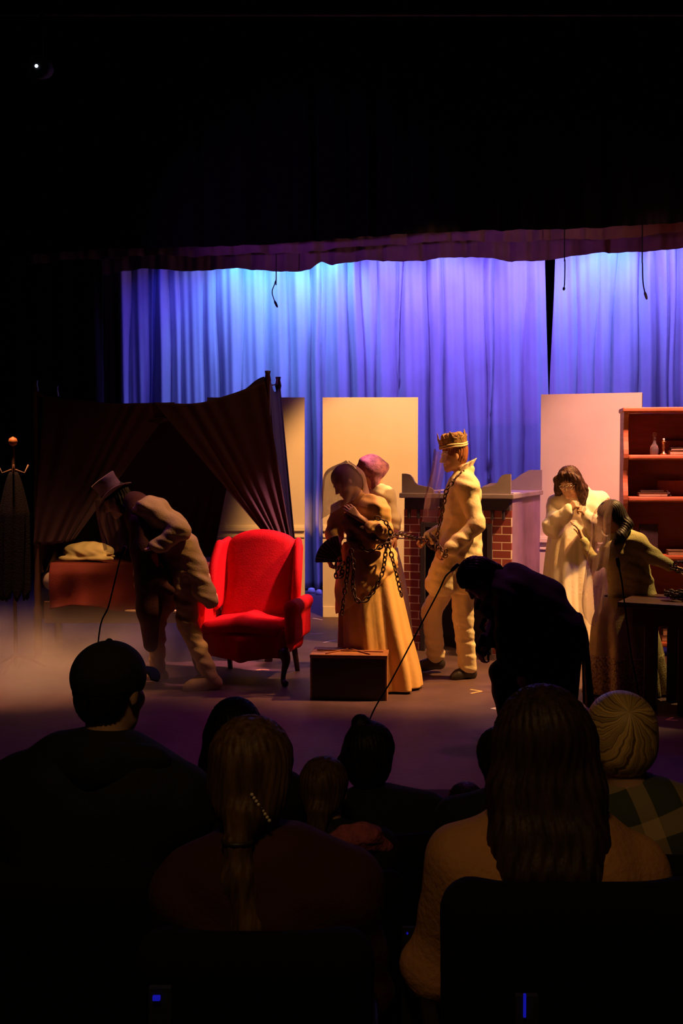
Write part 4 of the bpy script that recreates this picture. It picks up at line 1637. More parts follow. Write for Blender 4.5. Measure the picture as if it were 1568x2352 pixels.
Y0 = 9.0
t = thing('person', 'person in ivory coat and trousers wearing a rough crown, standing in profile with chains', 'person', (Q(1050, 1560, Y0)[0], Y0, 0))
J = dict(head=Q(1041, 1047, Y0), face=(-1, -0.12, -0.16), up=(0, 0, 1), neck=Q(1064, 1092, Y0), chest=Q(1062, 1142, Y0), waist=Q(1060, 1215, Y0), pelvis=Q(1055, 1290, Y0),
         shL=Q(1072, 1118, Y0 - 0.19), shR=Q(1056, 1118, Y0 + 0.19), elL=Q(1094, 1205, Y0 - 0.26), elR=Q(1040, 1205, Y0 + 0.22),
         wrL=Q(1032, 1264, Y0 - 0.27), wrR=Q(985, 1236, Y0 + 0.08),
         haL=((-1, -0.05, -0.35), (0.0, 0.75, -0.5), 0.85, -1, 1.0, 0, 0.9), haR=((-0.9, -0.2, -0.1), (0, -0.3, -1), 0.85, 1, 1.0, 0, 0.9),
         hipL=Q(1062, 1305, Y0 - 0.09), hipR=Q(1040, 1305, Y0 + 0.09), knL=Q(1064, 1418, Y0 - 0.06), knR=Q(990, 1408, Y0 + 0.18),
         anL=Q(1073, 1535, Y0 - 0.04), anR=Q(1000, 1512, Y0 + 0.2), toL=Q(1036, 1556, Y0 - 0.10), toR=Q(956, 1533, Y0 + 0.16), bulk=0.98)
body(t, J, M_skin)
P = J['P']
# hair
s = SDF(0.005)
r_, f_, u_ = frame(J['face'])
Mh = np.stack([r_, f_, u_], 1)
hair_cap(s, P, Mh, 1.0, 0.010)
s.build('hair', H_red, t, disp=strand_disp(J['head'], Mh, 0.002, 30))
# trousers
s = SDF(0.006)
for q in 'LR':
    hp, kn, an = vv(J['hip' + q]), vv(J['kn' + q]), vv(J['an' + q])
    s.rc(hp, kn, 0.10, 0.082, 0.03)
    s.rc(kn, an + vv((0, 0, 0.015)), 0.080, 0.072, 0.03)
s.rc(J['pelvis'], J['waist'], 0.13, 0.11, 0.04)
for q in 'LR':
    s.cut(vv(J['an' + q]) + vv((0, 0, -0.045)), (0, 0, -1)) if q == 'L' else None
s.build('trousers', M_ivory, t, disp=lambda V, N: wrinkle(0.0065, 66, 3)(V, N) * np.clip(1.2 - np.abs(V[:, 2] - 0.08) * 2.2, 0.35, 1.0) + 0.004 * np.sin(V[:, 0] * 60 + V[:, 2] * 9))
for q in 'LR':
    shoe(t, J['an' + q], J['to' + q], M_shoe)
# coat
s = SDF(0.006)
torso_prims(s, J, 0.030, 0.06)
for q in 'LR':
    arm_prims(s, J, q, 0.026, 0.93)
    wr, el = vv(J['wr' + q]), vv(J['el' + q])
    s.rc(el + (wr - el) * 0.55, el + (wr - el) * 0.9, 0.058, 0.062, 0.02)
for dy in (-0.10, -0.03, 0.05, 0.11):
    s.rc(Q(1064, 1250, Y0 + dy), Q(1078, 1352, Y0 + dy * 1.25), 0.125, 0.115, 0.05)
    s.rc(Q(1048, 1250, Y0 + dy), Q(1014, 1340, Y0 + dy * 1.25), 0.115, 0.125, 0.05)
s.rc(Q(1060, 1100, Y0), Q(1072, 1080, Y0), 0.075, 0.062, 0.02)
s.sp(Q(1063, 1060, Y0), 0.058, 0.01, neg=True)
s.cut(Q(1050, 1360, Y0), (0.10, 0, -1))
kcoat = s.build('coat', M_ivory, t, disp=lambda V, N: wrinkle(0.005, 46, 5)(V, N) + 0.006 * np.sin(V[:, 0] * 34 + V[:, 1] * 40 + 2 * np.sin(V[:, 2] * 7)) * np.clip(1.2 - V[:, 2], 0, 1))
for pz in (1130, 1165, 1200, 1235, 1270):
    cbv = vv(J['chest'])
    bm = BM()
    bmesh.ops.create_uvsphere(bm, u_segments=10, v_segments=6, radius=0.009, matrix=Matrix.Translation(Vector((Q(1010 + (1165 - pz) * 0.02, 0, Y0)[0] - 0.0, Y0 - 0.075, Q(0, pz, Y0)[2]))))
    obj('button', bm, M_plumc, kcoat, True)
# frilled collar
cN = Q(1066, 1078, Y0)
loft('collar', [(cN[0] - 0.002, cN[1], cN[2] - 0.01, 0.066, 0.066, 0, 0.35), (cN[0] + 0.006, cN[1], cN[2] + 0.02, 0.072, 0.070, 0, 0.42), (cN[0] + 0.012, cN[1], cN[2] + 0.045, 0.082, 0.078, 0, 0.5)],
     M_white, kcoat, 96, lambda th, f: 0.09 * f * np.sin(11 * th), rows=14)
for q, sg in (('L', -1), ('R', 1)):
    wr, el = vv(J['wr' + q]), vv(J['el' + q])
    d = unit(wr - el)
    s = SDF(0.005)
    s.rc(wr - d * 0.05, wr - d * 0.02, 0.050, 0.056, 0.01)
    s.rc(wr - d * 0.02, wr + d * 0.0, 0.030, 0.030, 0.005, neg=True)
    s.build('cuff', M_plumc, kcoat, disp=wrinkle(0.004, 90, 4))
# crown: a thing worn on the head
cc_ = vv(P(0, -0.012, 0.085))
up_ = unit(vv(P(0, 0, 1)) - vv(P(0, 0, 0)))
MC = Matrix(np.vstack([np.column_stack([r_, f_, u_, cc_]), [0, 0, 0, 1]]).tolist())
ct = thing('crown', 'rough spiked crown with pale rim and mottled brown cap on the ivory-coated figure', 'crown', tuple(cc_))
n = 132
rows = []
for j, h in enumerate(np.linspace(0, 1, 10)):
    row = []
    for i in range(n):
        a = 2 * PI * i / n
        sp_ = abs(((i * 11 / n) % 1) - 0.5) * 2
        top = 0.062 + (0.045 if math.sin(a - 1.2) > 0.2 else 0.022) * max(0, 1 - 2.2 * (1 - sp_)) ** 0.6 + 0.008 * math.sin(5 * a)
        z = -0.005 + h * (top + 0.005)
        rr = 0.100 + 0.010 * h
        row.append(tuple(MC @ Vector((rr * 0.95 * math.cos(a), rr * 1.08 * math.sin(a), z))))
    rows.append(row)
solid(link_mesh('crown_band', grid_mesh('crown_band', np.array(rows), True), mat('bronzed_crown', (0.45, 0.28, 0.12), 0.5, metal=0.2, var=0.6, vscale=30, bump=0.4), ct), 0.004)
bm = BM()
for z in (-0.012, 0.004):
    pts = [MC @ Vector((0.103 * 0.95 * math.cos(a), 0.103 * 1.08 * math.sin(a), z + 0.004 * math.sin(3 * a))) for a in np.linspace(0, 2 * PI, 50)]
    tube(bm, pts, 0.0075, 8, cap=False)
obj('rim', bm, mat('pale_rope', (0.8, 0.62, 0.4), 0.7), ct, True)
s = SDF(0.005)
for i in range(26):
    a = i * 2.4
    rr = 0.072 * math.sqrt(i / 26)
    p = MC @ Vector((rr * math.cos(a), rr * 1.1 * math.sin(a), 0.062 + 0.014 * math.cos(i * 1.7)))
    s.sp(tuple(p), 0.026, 0.012)
s.build('cap_filling', mat('mottled_moss', (0.42, 0.24, 0.12), 0.9, var=0.7, vscale=40, bump=0.5), ct)
# veil hanging in front of the face
ysf = Y0 - 0.02
sheet('face_veil', [[Q(1001, 1030, Y0 + 0.10), Q(996, 1032, Y0), Q(1006, 1036, Y0 - 0.10), Q(1030, 1036, Y0 - 0.118)],
                    [Q(995, 1080, Y0 + 0.10), Q(991, 1080, Y0), Q(1002, 1080, Y0 - 0.12), Q(1022, 1078, Y0 - 0.14)],
                    [Q(981, 1135, Y0 + 0.10), Q(978, 1135, Y0), Q(992, 1135, Y0 - 0.14), Q(1012, 1130, Y0 - 0.16)],
                    [Q(972, 1196, Y0 + 0.10), Q(970, 1198, Y0), Q(985, 1200, Y0 - 0.14), Q(1004, 1196, Y0 - 0.15)]], G_grey, t, amp=0.008, folds=3)
chain('iron_chain', [Q(1064, 1082, Y0 - 0.10), Q(1046, 1100, Y0 - 0.17), Q(1026, 1125, Y0 - 0.20), Q(1018, 1160, Y0 - 0.19), Q(1010, 1200, Y0 - 0.19), Q(1003, 1235, Y0 - 0.22), Q(999, 1262, Y0 - 0.26)],
      'dark iron chain hanging from the neck down the front of the ivory coat', group='dark iron chains')
chain('iron_chain', [Q(978, 1232, Y0 + 0.02), Q(985, 1252, Y0 - 0.06), Q(998, 1262, Y0 - 0.14), Q(1010, 1256, Y0 - 0.20), Q(1000, 1244, Y0 - 0.14), Q(988, 1228, Y0 - 0.03), Q(1000, 1240, Y0 - 0.14), Q(1014, 1262, Y0 - 0.33), Q(1022, 1276, Y0 - 0.33), Q(1024, 1262, Y0 - 0.33)],
      'dark iron chain wound round both wrists of the crowned figure', L=0.045, group='dark iron chains')

# ------------------------------------------------------------------ the yellow-dressed veiled woman
Y0 = 8.62
t = thing('person', 'person in long yellow dress with puffed sleeves, head bowed under a brown veil', 'person', (Q(850, 1590, Y0)[0], Y0, 0))
J = dict(head=Q(792, 1108, Y0 - 0.04), face=(-0.75, -0.35, -0.55), up=(-0.45, 0.0, 0.9), neck=Q(826, 1146, Y0), chest=Q(834, 1186, Y0), waist=Q(842, 1246, Y0), pelvis=Q(850, 1310, Y0),
         shL=Q(852, 1162, Y0 - 0.15), shR=Q(800, 1166, Y0 + 0.13), elL=Q(880, 1228, Y0 - 0.22), elR=Q(766, 1226, Y0 + 0.02),
         wrL=Q(822, 1188, Y0 - 0.28), wrR=Q(772, 1275, Y0 - 0.18),
         haL=((-0.75, 0.05, 0.75), (-0.3, 0.9, 0.1), 0.45, 1, 0.95, 0, 0.4), haR=((-0.5, -0.4, -0.5), (0.5, 0.0, -0.4), 0.8, 1, 0.95, 0, 0.6),
         hipL=Q(858, 1320, Y0 - 0.09), hipR=Q(842, 1320, Y0 + 0.09), knL=Q(880, 1450, Y0 - 0.05), knR=Q(850, 1450, Y0 + 0.05),
         anL=Q(930, 1562, Y0 + 0.0), anR=Q(850, 1562, Y0 + 0.08), toL=Q(962, 1582, Y0 - 0.02), toR=Q(815, 1580, Y0 + 0.05), bulk=0.9)
body(t, J, M_skin, headk=0.97)
P = J['P']
r_, f_, u_ = frame(J['face'], J['up'])
Mh = np.stack([r_, f_, u_], 1)
s = SDF(0.005)
hair_cap(s, P, Mh, 0.97, 0.014)
s.chain([tuple(P(0.0, -0.08, 0.0)), tuple(P(0.0, -0.10, -0.06)), tuple(P(0.02, -0.08, -0.12))], [0.05, 0.045, 0.03], 0.02)
s.build('hair', H_brown, t, disp=strand_disp(J['head'], Mh, 0.003, 34))
shoe(t, J['anL'], J['toL'], mat('orange_brown_shoe', (0.5, 0.2, 0.06), 0.5))
shoe(t, J['anR'], J['toR'], mat('orange_brown_shoe', (0.5, 0.2, 0.06), 0.5))
# bodice with puffed sleeves
s = SDF(0.006)
torso_prims(s, J, 0.018, 0.05)
s.sp(Q(856, 1172, Y0 - 0.16), 0.105, 0.05)
s.rc(Q(866, 1172, Y0 - 0.18), Q(878, 1208, Y0 - 0.20), 0.095, 0.075, 0.04)
s.rc(Q(880, 1222, Y0 - 0.22), Q(852, 1212, Y0 - 0.27), 0.068, 0.055, 0.03)
s.sp(Q(792, 1178, Y0 + 0.10), 0.09, 0.05)
s.rc(Q(782, 1176, Y0 + 0.08), Q(768, 1226, Y0 + 0.0), 0.085, 0.065, 0.04)
s.rc(Q(768, 1226, Y0 + 0.0), Q(771, 1260, Y0 - 0.14), 0.060, 0.045, 0.03)
s.cut(Q(845, 1282, Y0), (0.1, 0, -1))
s.cut(Q(815, 1135, Y0), (-0.45, 0, 1))
s.build('bodice', M_yellow, t, disp=lambda V, N: wrinkle(0.006, 50, 8)(V, N) + 0.005 * np.sin(V[:, 0] * 55 + V[:, 1] * 30))
a0 = Q(842, 1252, Y0)
hs = [(Q(842, 1244, Y0)[0], Y0, Q(842, 1244, Y0)[2], 0.155, 0.13, 0, 0), (Q(847, 1285, Y0)[0], Y0, Q(0, 1285, Y0)[2], 0.185, 0.17, 0, 0), (Q(852, 1360, Y0)[0], Y0, Q(0, 1360, Y0)[2], 0.225, 0.23, 0, 0),
      (Q(862, 1450, Y0)[0], Y0 + 0.0, Q(0, 1450, Y0)[2], 0.26, 0.28, 0, 0), (Q(872, 1530, Y0)[0], Y0 + 0.0, Q(0, 1530, Y0)[2], 0.295, 0.30, 0, 0), (Q(876, 1580, Y0)[0], Y0, 0.018, 0.305, 0.31, 0, 0)]
loft('skirt', hs, M_yellow, t, 240, pleats(11, 0.075, 8), rows=70)
# swagged overskirt
loft('overskirt', [(a0[0], Y0, a0[2] + 0.02, 0.17, 0.145, 0, 0), (a0[0] + 0.0, Y0, a0[2] - 0.10, 0.225, 0.205, 0, 0.1), (a0[0] - 0.0, Y0, a0[2] - 0.24, 0.235, 0.235, 0, 0.35), (a0[0] - 0.01, Y0, a0[2] - 0.36, 0.215, 0.235, 0, 0.75)],
     M_yellow, t, 180, lambda th, f: 0.03 * np.sin(6 * th + 9 * f) + 0.02 * np.sin(11 * th - 14 * f), rows=40)
# dark glove bundle and shawl at the waist
s = SDF(0.006)
s.rc(Q(806, 1190, Y0 - 0.24), Q(858, 1232, Y0 - 0.26), 0.055, 0.045, 0.03)
s.rc(Q(800, 1200, Y0 - 0.20), Q(818, 1256, Y0 - 0.20), 0.05, 0.05, 0.03)
s.rc(Q(858, 1236, Y0 - 0.25), Q(892, 1244, Y0 - 0.19), 0.040, 0.022, 0.03)
s.build('shawl', M_plumc, t, disp=wrinkle(0.010, 60, 6))
# veil
hc = vv(J['head'])
sheet('veil', [[Q(800, 1062, Y0 + 0.12), Q(795, 1058, Y0 + 0.04), Q(795, 1058, Y0 - 0.06), Q(800, 1064, Y0 - 0.14)],
               [Q(752, 1088, Y0 + 0.12), Q(752, 1080, Y0 - 0.02), Q(782, 1082, Y0 - 0.18), Q(825, 1088, Y0 - 0.14)],
               [Q(744, 1122, Y0 + 0.10), Q(742, 1122, Y0 - 0.06), Q(782, 1126, Y0 - 0.22), Q(832, 1110, Y0 - 0.16)],
               [Q(741, 1160, Y0 + 0.08), Q(744, 1160, Y0 - 0.08), Q(780, 1155, Y0 - 0.22), Q(826, 1132, Y0 - 0.18)],
               [Q(738, 1192, Y0 + 0.06), Q(752, 1184, Y0 - 0.08), Q(782, 1166, Y0 - 0.22), Q(816, 1146, Y0 - 0.19)]], G_plum, t, amp=0.007, folds=4)
sheet('veil', [[Q(800, 1060, Y0 - 0.12), Q(800, 1058, Y0 - 0.04), Q(800, 1060, Y0 + 0.06), Q(800, 1064, Y0 + 0.13)],
               [Q(826, 1084, Y0 - 0.14), Q(832, 1082, Y0 - 0.04), Q(832, 1084, Y0 + 0.06), Q(822, 1086, Y0 + 0.13)],
               [Q(834, 1110, Y0 - 0.15), Q(842, 1112, Y0 - 0.04), Q(840, 1112, Y0 + 0.06), Q(824, 1112, Y0 + 0.13)],
               [Q(832, 1132, Y0 - 0.16), Q(848, 1136, Y0 - 0.04), Q(846, 1138, Y0 + 0.06), Q(826, 1136, Y0 + 0.12)]], G_plum, t, amp=0.006, folds=3)
# folding fan held at the waist
ft = thing('folding_fan', 'dark open folding fan held low in front of the yellow dress', 'fan', tuple(Q(775, 1282, Y0 - 0.22)))
pv = Q(786, 1290, Y0 - 0.24)
rows = []
for j in range(8):
    rr = 0.05 + 0.15 * j / 7
    row = []
    for i in range(61):
        a = R(100 + 80 * i / 60 * 1.0)
        row.append((pv[0] + rr * math.cos(a), pv[1] - 0.02 + 0.008 * (abs((i % 6) - 3) / 3) - 0.03 * j / 7, pv[2] + rr * math.sin(a)))
    rows.append(row)
solid(link_mesh('leaf', grid_mesh('leaf', np.array(rows)), mat('dark_fan_paper', (0.22, 0.11, 0.11), 0.8, var=0.4, vscale=30), ft, False), 0.002)
for i in range(0, 61, 10):
    a = R(100 + 80 * i / 60)
    bm = BM()
    tube(bm, [(pv[0], pv[1] - 0.012, pv[2]), (pv[0] + 0.195 * math.cos(a), pv[1] - 0.045, pv[2] + 0.195 * math.sin(a))], 0.003, 6)
    obj('rib', bm, M_post, ft, True)
yc = Y0 - 0.33
chain('iron_chain', [Q(862, 1188, yc), Q(884, 1198, yc + 0.02), Q(897, 1225, yc + 0.04), Q(886, 1246, yc), Q(862, 1262, yc), Q(842, 1266, yc + 0.02), Q(826, 1254, yc + 0.02)],
      'dark iron chain looped round the sleeve of the yellow dress', group='dark iron chains')
chain('iron_chain', [Q(888, 1246, yc + 0.04), Q(884, 1280, yc + 0.04), Q(878, 1315, yc + 0.02), Q(862, 1350, yc), Q(838, 1380, yc - 0.02), Q(818, 1376, yc - 0.02), Q(810, 1340, yc), Q(812, 1300, yc), Q(806, 1262, yc)],
      'dark iron chain hanging in a deep loop over the skirt of the yellow dress', group='dark iron chains')
chain('iron_chain', [Q(892, 1246, yc + 0.10), Q(900, 1280, yc + 0.10), Q(912, 1325, yc + 0.06), Q(922, 1370, yc + 0.02)],
      'dark iron chain dangling down the lit right side of the yellow skirt', group='dark iron chains')
chain('iron_chain', [Q(800, 1280, yc + 0.05), Q(796, 1330, yc + 0.05), Q(790, 1370, yc + 0.05), Q(785, 1412, yc + 0.04)],
      'dark iron chain dangling down the shaded left side of the yellow skirt', group='dark iron chains')
chain('iron_chain', [Q(790, 1292, yc + 0.04), Q(774, 1306, yc), Q(772, 1326, yc), Q(784, 1322, yc), Q(786, 1300, yc + 0.02)],
      'short dark chain tail below the folding fan', L=0.04, group='dark iron chains')
chain('iron_chain', [Q(896, 1234, Y0 - 0.15), Q(915, 1226, Y0 + 0.0), Q(935, 1231, Y0 + 0.15), Q(952, 1236, Y0 + 0.28), Q(972, 1238, Y0 + 0.42)],
      'dark iron chain stretched between the yellow dress and the crowned figure', L=0.048, group='dark iron chains')

# ------------------------------------------------------------------ the woman with the headscarf
Y0 = 9.32
t = thing('person', 'person in white blouse and purple headscarf, half hidden behind the yellow-dressed one', 'person', (Q(862, 1540, Y0)[0], Y0, 0))
J = dict(head=Q(851, 1086, Y0 - 0.02), face=(-0.8, -0.2, -0.45), up=(-0.4, 0.1, 0.9), neck=Q(868, 1122, Y0), chest=Q(870, 1160, Y0), waist=Q(872, 1225, Y0), pelvis=Q(874, 1290, Y0),
         shL=Q(884, 1138, Y0 - 0.14), shR=Q(846, 1140, Y0 + 0.14), elL=Q(903, 1196, Y0 - 0.16), elR=Q(838, 1205, Y0 + 0.15), wrL=Q(906, 1232, Y0 - 0.2), wrR=Q(830, 1250, Y0 + 0.0),
         haL=((0.0, -0.2, -1), (-0.8, -0.2, 0), 0.4, -1, 0.92), haR=((-0.5, -0.3, -1), (0.5, 0.5, 0), 0.4, 1, 0.92),
         hipL=Q(880, 1300, Y0 - 0.08), hipR=Q(866, 1300, Y0 + 0.08), knL=Q(882, 1410, Y0 - 0.07), knR=Q(862, 1410, Y0 + 0.07), anL=Q(886, 1516, Y0 - 0.06), anR=Q(862, 1516, Y0 + 0.08),
         toL=Q(852, 1532, Y0 - 0.1), toR=Q(830, 1532, Y0 + 0.04), bulk=0.88, limb=0.92)
body(t, J, M_skin, 0.006, headk=0.95)
P = J['P']
r_, f_, u_ = frame(J['face'], J['up'])
Mh = np.stack([r_, f_, u_], 1)
s = SDF(0.005)
hair_cap(s, P, Mh, 0.97, 0.032)
s.chain([P(0.0, -0.06, 0.0), P(0.0, -0.11, -0.01), P(0.0, -0.15, -0.02)], [0.085, 0.055, 0.018], 0.03)
s.rc(P(0.05, -0.02, -0.02), P(0.03, 0.03, -0.12), 0.045, 0.035, 0.03)
s.rc(P(-0.05, -0.02, -0.02), P(-0.03, 0.03, -0.12), 0.045, 0.035, 0.03)
s.rc(P(-0.03, 0.03, -0.12), P(0.03, 0.03, -0.12), 0.03, 0.03, 0.02)
M_scarf = mat('purple_patterned_scarf', (0.42, 0.16, 0.28), 0.75, bump=0.3, col2=(0.13, 0.04, 0.12), vscale=22)
s.build('headscarf', M_scarf, t, disp=wrinkle(0.004, 50, 12))
s = SDF(0.007)
torso_prims(s, J, 0.022, 0.05)
for q in 'LR':
    arm_prims(s, J, q, 0.026, 0.3)
s.cut(Q(870, 1268, Y0), (0, 0, -1))
s.build('blouse', M_white, t, disp=wrinkle(0.006, 45, 14))
s = SDF(0.007)
for q in 'LR':
    wr, el = vv(J['wr' + q]), vv(J['el' + q])
    s.rc(el + (wr - el) * 0.2, wr, 0.045, 0.036, 0.02)
s.build('glove', M_scarf, t)
z0 = Q(0, 1258, Y0)[2]
x0 = Q(872, 0, Y0)[0]
loft('skirt', [(x0, Y0, z0, 0.15, 0.13, 0, 0), (x0 + 0.02, Y0, z0 * 0.7, 0.20, 0.18, 0, 0), (x0 + 0.03, Y0, z0 * 0.35, 0.235, 0.22, 0, 0), (x0 + 0.03, Y0, 0.02, 0.25, 0.25, 0, 0)], M_ivory, t, 160, pleats(15, 0.06, 8), rows=50)

# ------------------------------------------------------------------ the person in the nightgown
Y0 = 9.78
t = thing('person', 'person in long white nightgown with glasses and long dark hair, hands clasped at the chin', 'person', (Q(1318, 1520, Y0)[0], Y0, 0))
J = dict(head=Q(1306, 1108, Y0 - 0.20), face=(-0.42, -0.85, -0.42), up=(-0.15, -0.25, 0.9), neck=Q(1326, 1146, Y0 - 0.08), chest=Q(1326, 1178, Y0 - 0.03), waist=Q(1322, 1245, Y0), pelvis=Q(1320, 1305, Y0),
         shL=Q(1372, 1152, Y0 - 0.04), shR=Q(1283, 1158, Y0 - 0.08), elL=Q(1378, 1216, Y0 - 0.14), elR=Q(1270, 1208, Y0 - 0.16), wrL=Q(1346, 1186, Y0 - 0.33), wrR=Q(1305, 1172, Y0 - 0.33),
         haL=((-0.45, -0.30, 0.75), (-0.6, 0.6, -0.1), 1.0, -1, 0.95, 0, 0.9), haR=((0.55, -0.3, 0.60), (0.5, 0.6, -0.2), 1.0, 1, 0.95, 0, 0.9),
         hipL=Q(1340, 1310, Y0), hipR=Q(1300, 1310, Y0), knL=Q(1340, 1410, Y0 - 0.05), knR=Q(1300, 1410, Y0 - 0.05), anL=Q(1340, 1500, Y0), anR=Q(1300, 1500, Y0),
         toL=Q(1346, 1520, Y0 - 0.16), toR=Q(1292, 1520, Y0 - 0.16), bulk=0.9)
body(t, J, M_skin, 0.0048, headk=1.0)
P = J['P']
r_, f_, u_ = frame(J['face'], J['up'])
Mh = np.stack([r_, f_, u_], 1)
s = SDF(0.0048)
hair_cap(s, P, Mh, 1.0, 0.014)
for sg in (-1, 1):
    s.chain([P(sg * 0.03, 0.06, 0.105), P(sg * 0.082, 0.035, 0.04), P(sg * 0.092, 0.02, -0.05), P(sg * 0.10, 0.0, -0.14), P(sg * 0.095, 0.0, -0.24)], [0.022, 0.03, 0.034, 0.032, 0.016], 0.02)
    s.chain([P(sg * 0.05, -0.06, 0.0), P(sg * 0.085, -0.07, -0.10), P(sg * 0.10, -0.09, -0.19)], [0.05, 0.045, 0.02], 0.03)
s.chain([P(0, -0.08, 0.0), P(0, -0.11, -0.10), P(0.02, -0.13, -0.22)], [0.06, 0.06, 0.03], 0.03)
s.build('hair', H_aub, t, disp=strand_disp(J['head'], Mh, 0.004, 24))
bm = BM()
for sg in (-1, 1):
    pts = [P(sg * 0.033 + 0.022 * math.cos(a), 0.101 - 0.1 * abs(sg * 0.033 + 0.022 * math.cos(a)) ** 1.2, 0.002 + 0.017 * math.sin(a)) for a in np.linspace(0, 2 * PI, 28)]
    tube(bm, [tuple(q) for q in pts], 0.0026, 6, cap=False)
    tube(bm, [tuple(P(sg * 0.055, 0.095, 0.004)), tuple(P(sg * 0.078, 0.06, 0.006)), tuple(P(sg * 0.082, 0.0, 0.004))], 0.0026, 6)
tube(bm, [tuple(P(-0.011, 0.100, 0.004)), tuple(P(0, 0.104, 0.007)), tuple(P(0.011, 0.100, 0.004))], 0.0026, 6)
gl = thing('eyeglasses', 'thin wire eyeglasses worn by the person in the nightgown', 'glasses', tuple(P(0, 0.1, 0)))
obj('frame', bm, mat('bright_wire', (0.8, 0.7, 0.6), 0.25, metal=1.0), gl, True)
# nightgown: yoke, sleeves, skirt
s = SDF(0.006)
torso_prims(s, J, 0.028, 0.06)
for q in 'LR':
    sh, el, wr = vv(J['sh' + q]), vv(J['el' + q]), vv(J['wr' + q])
    s.rc(sh, el, 0.085, 0.085, 0.04)
    s.rc(el, el + (wr - el) * 0.8, 0.085, 0.062, 0.04)
    s.rc(el + (wr - el) * 0.8, el + (wr - el) * 0.97, 0.045, 0.05, 0.01)
    s.sp(el + vv((0, 0, -0.03)), 0.075, 0.04)
s.rc(Q(1332, 1144, Y0 - 0.06), Q(1336, 1130, Y0 - 0.04), 0.075, 0.07, 0.03)
s.cut(Q(1320, 1275, Y0), (0, 0, -1))
s.build('gown_top', M_gown, t, disp=lambda V, N: wrinkle(0.005, 42, 21)(V, N) + 0.006 * np.sin(V[:, 0] * 48 + V[:, 2] * 8))
x0 = Q(1316, 0, Y0)[0]
loft('gown_skirt', [(x0 + 0.02, Y0 - 0.02, Q(0, 1192, Y0)[2], 0.165, 0.13, 0, 0), (x0 + 0.01, Y0, Q(0, 1260, Y0)[2], 0.185, 0.17, 0, 0), (x0, Y0, Q(0, 1350, Y0)[2], 0.20, 0.20, 0, 0), (x0 + 0.01, Y0, Q(0, 1440, Y0)[2], 0.215, 0.225, 0, 0), (x0 + 0.01, Y0, 0.03, 0.225, 0.24, 0, 0)],
     M_gown, t, 240, pleats(33, 0.10, 8), rows=60)
for q in 'LR':
    shoe(t, J['an' + q], J['to' + q], M_white, 'slipper')

# ------------------------------------------------------------------ the woman in olive seen from behind
Y0 = 8.35
t = thing('person', 'person in olive cardigan and lace skirt seen from behind, arm stretched over the desk', 'person', (Q(1440, 1585, Y0)[0], Y0, 0))
J = dict(head=Q(1400, 1188, Y0 + 0.0), face=(-0.85, 0.25, -0.35), up=(-0.30, 0.0, 0.95), neck=Q(1428, 1228, Y0), chest=Q(1432, 1268, Y0), waist=Q(1446, 1330, Y0), pelvis=Q(1452, 1385, Y0),
         shL=Q(1404, 1262, Y0 - 0.06), shR=Q(1462, 1248, Y0 - 0.06), elL=Q(1368, 1296, Y0 + 0.08), elR=Q(1504, 1280, Y0 - 0.12), wrL=Q(1337, 1238, Y0 + 0.20), wrR=Q(1540, 1302, Y0 - 0.22),
         haL=((-0.35, 0.2, 1.0), (-0.9, 0.3, -0.2), 0.25, -1, 0.95, 0.12, 0.1), haR=((0.9, -0.35, -0.25), (0.1, -0.3, -0.9), 0.35, -1, 0.95, 0.1, 0.2),
         hipL=Q(1434, 1392, Y0 + 0.03), hipR=Q(1472, 1392, Y0 - 0.03), knL=Q(1410, 1490, Y0 + 0.02), knR=Q(1470, 1490, Y0 - 0.05), anL=Q(1415, 1560, Y0 + 0.08), anR=Q(1475, 1560, Y0),
         toL=Q(1385, 1570, Y0 + 0.16), toR=Q(1500, 1575, Y0 - 0.02), bulk=0.86, limb=0.9)
body(t, J, M_skin, 0.0055, headk=0.97)
P = J['P']
r_, f_, u_ = frame(J['face'], J['up'])
Mh = np.stack([r_, f_, u_], 1)
s = SDF(0.005)
hair_cap(s, P, Mh, 0.95, 0.010)
s.chain([P(0, -0.09, 0.0), Q(1440, 1205, Y0 - 0.06), Q(1424, 1232, Y0 - 0.12), Q(1412, 1248, Y0 - 0.14)], [0.036, 0.038, 0.038, 0.014], 0.03)
s.build('hair', H_black, t, disp=strand_disp(J['head'], Mh, 0.0015, 40))
s = SDF(0.006)
torso_prims(s, J, 0.02, 0.05)
for q in 'LR':
    arm_prims(s, J, q, 0.016 if q == 'R' else 0.008, 0.9)
for dx in (-26, -8, 12, 30):
    s.rc(Q(1448 + dx * 0.7, 1340, Y0), Q(1452 + dx * 1.3, 1392 + (12 if dx < 0 else -8), Y0), 0.085, 0.07, 0.04)
s.cut(Q(1452, 1400, Y0), (-0.25, 0, -1))
s.build('cardigan', M_cardi, t, disp=lambda V, N: wrinkle(0.0045, 55, 31)(V, N))
xs = Q(1452, 0, Y0)[0]
loft('skirt', [(xs - 0.01, Y0, Q(0, 1370, Y0)[2], 0.15, 0.13, 0, 0), (xs - 0.02, Y0, Q(0, 1420, Y0)[2], 0.215, 0.19, 0, 0), (xs + 0.0, Y0, Q(0, 1490, Y0)[2], 0.255, 0.24, 0, 0), (xs + 0.01, Y0, Q(0, 1550, Y0)[2], 0.275, 0.26, 0, 0), (xs + 0.015, Y0, 0.02, 0.285, 0.27, 0, 0)],
     M_skirt, t, 240, pleats(41, 0.10, 7), rows=70)
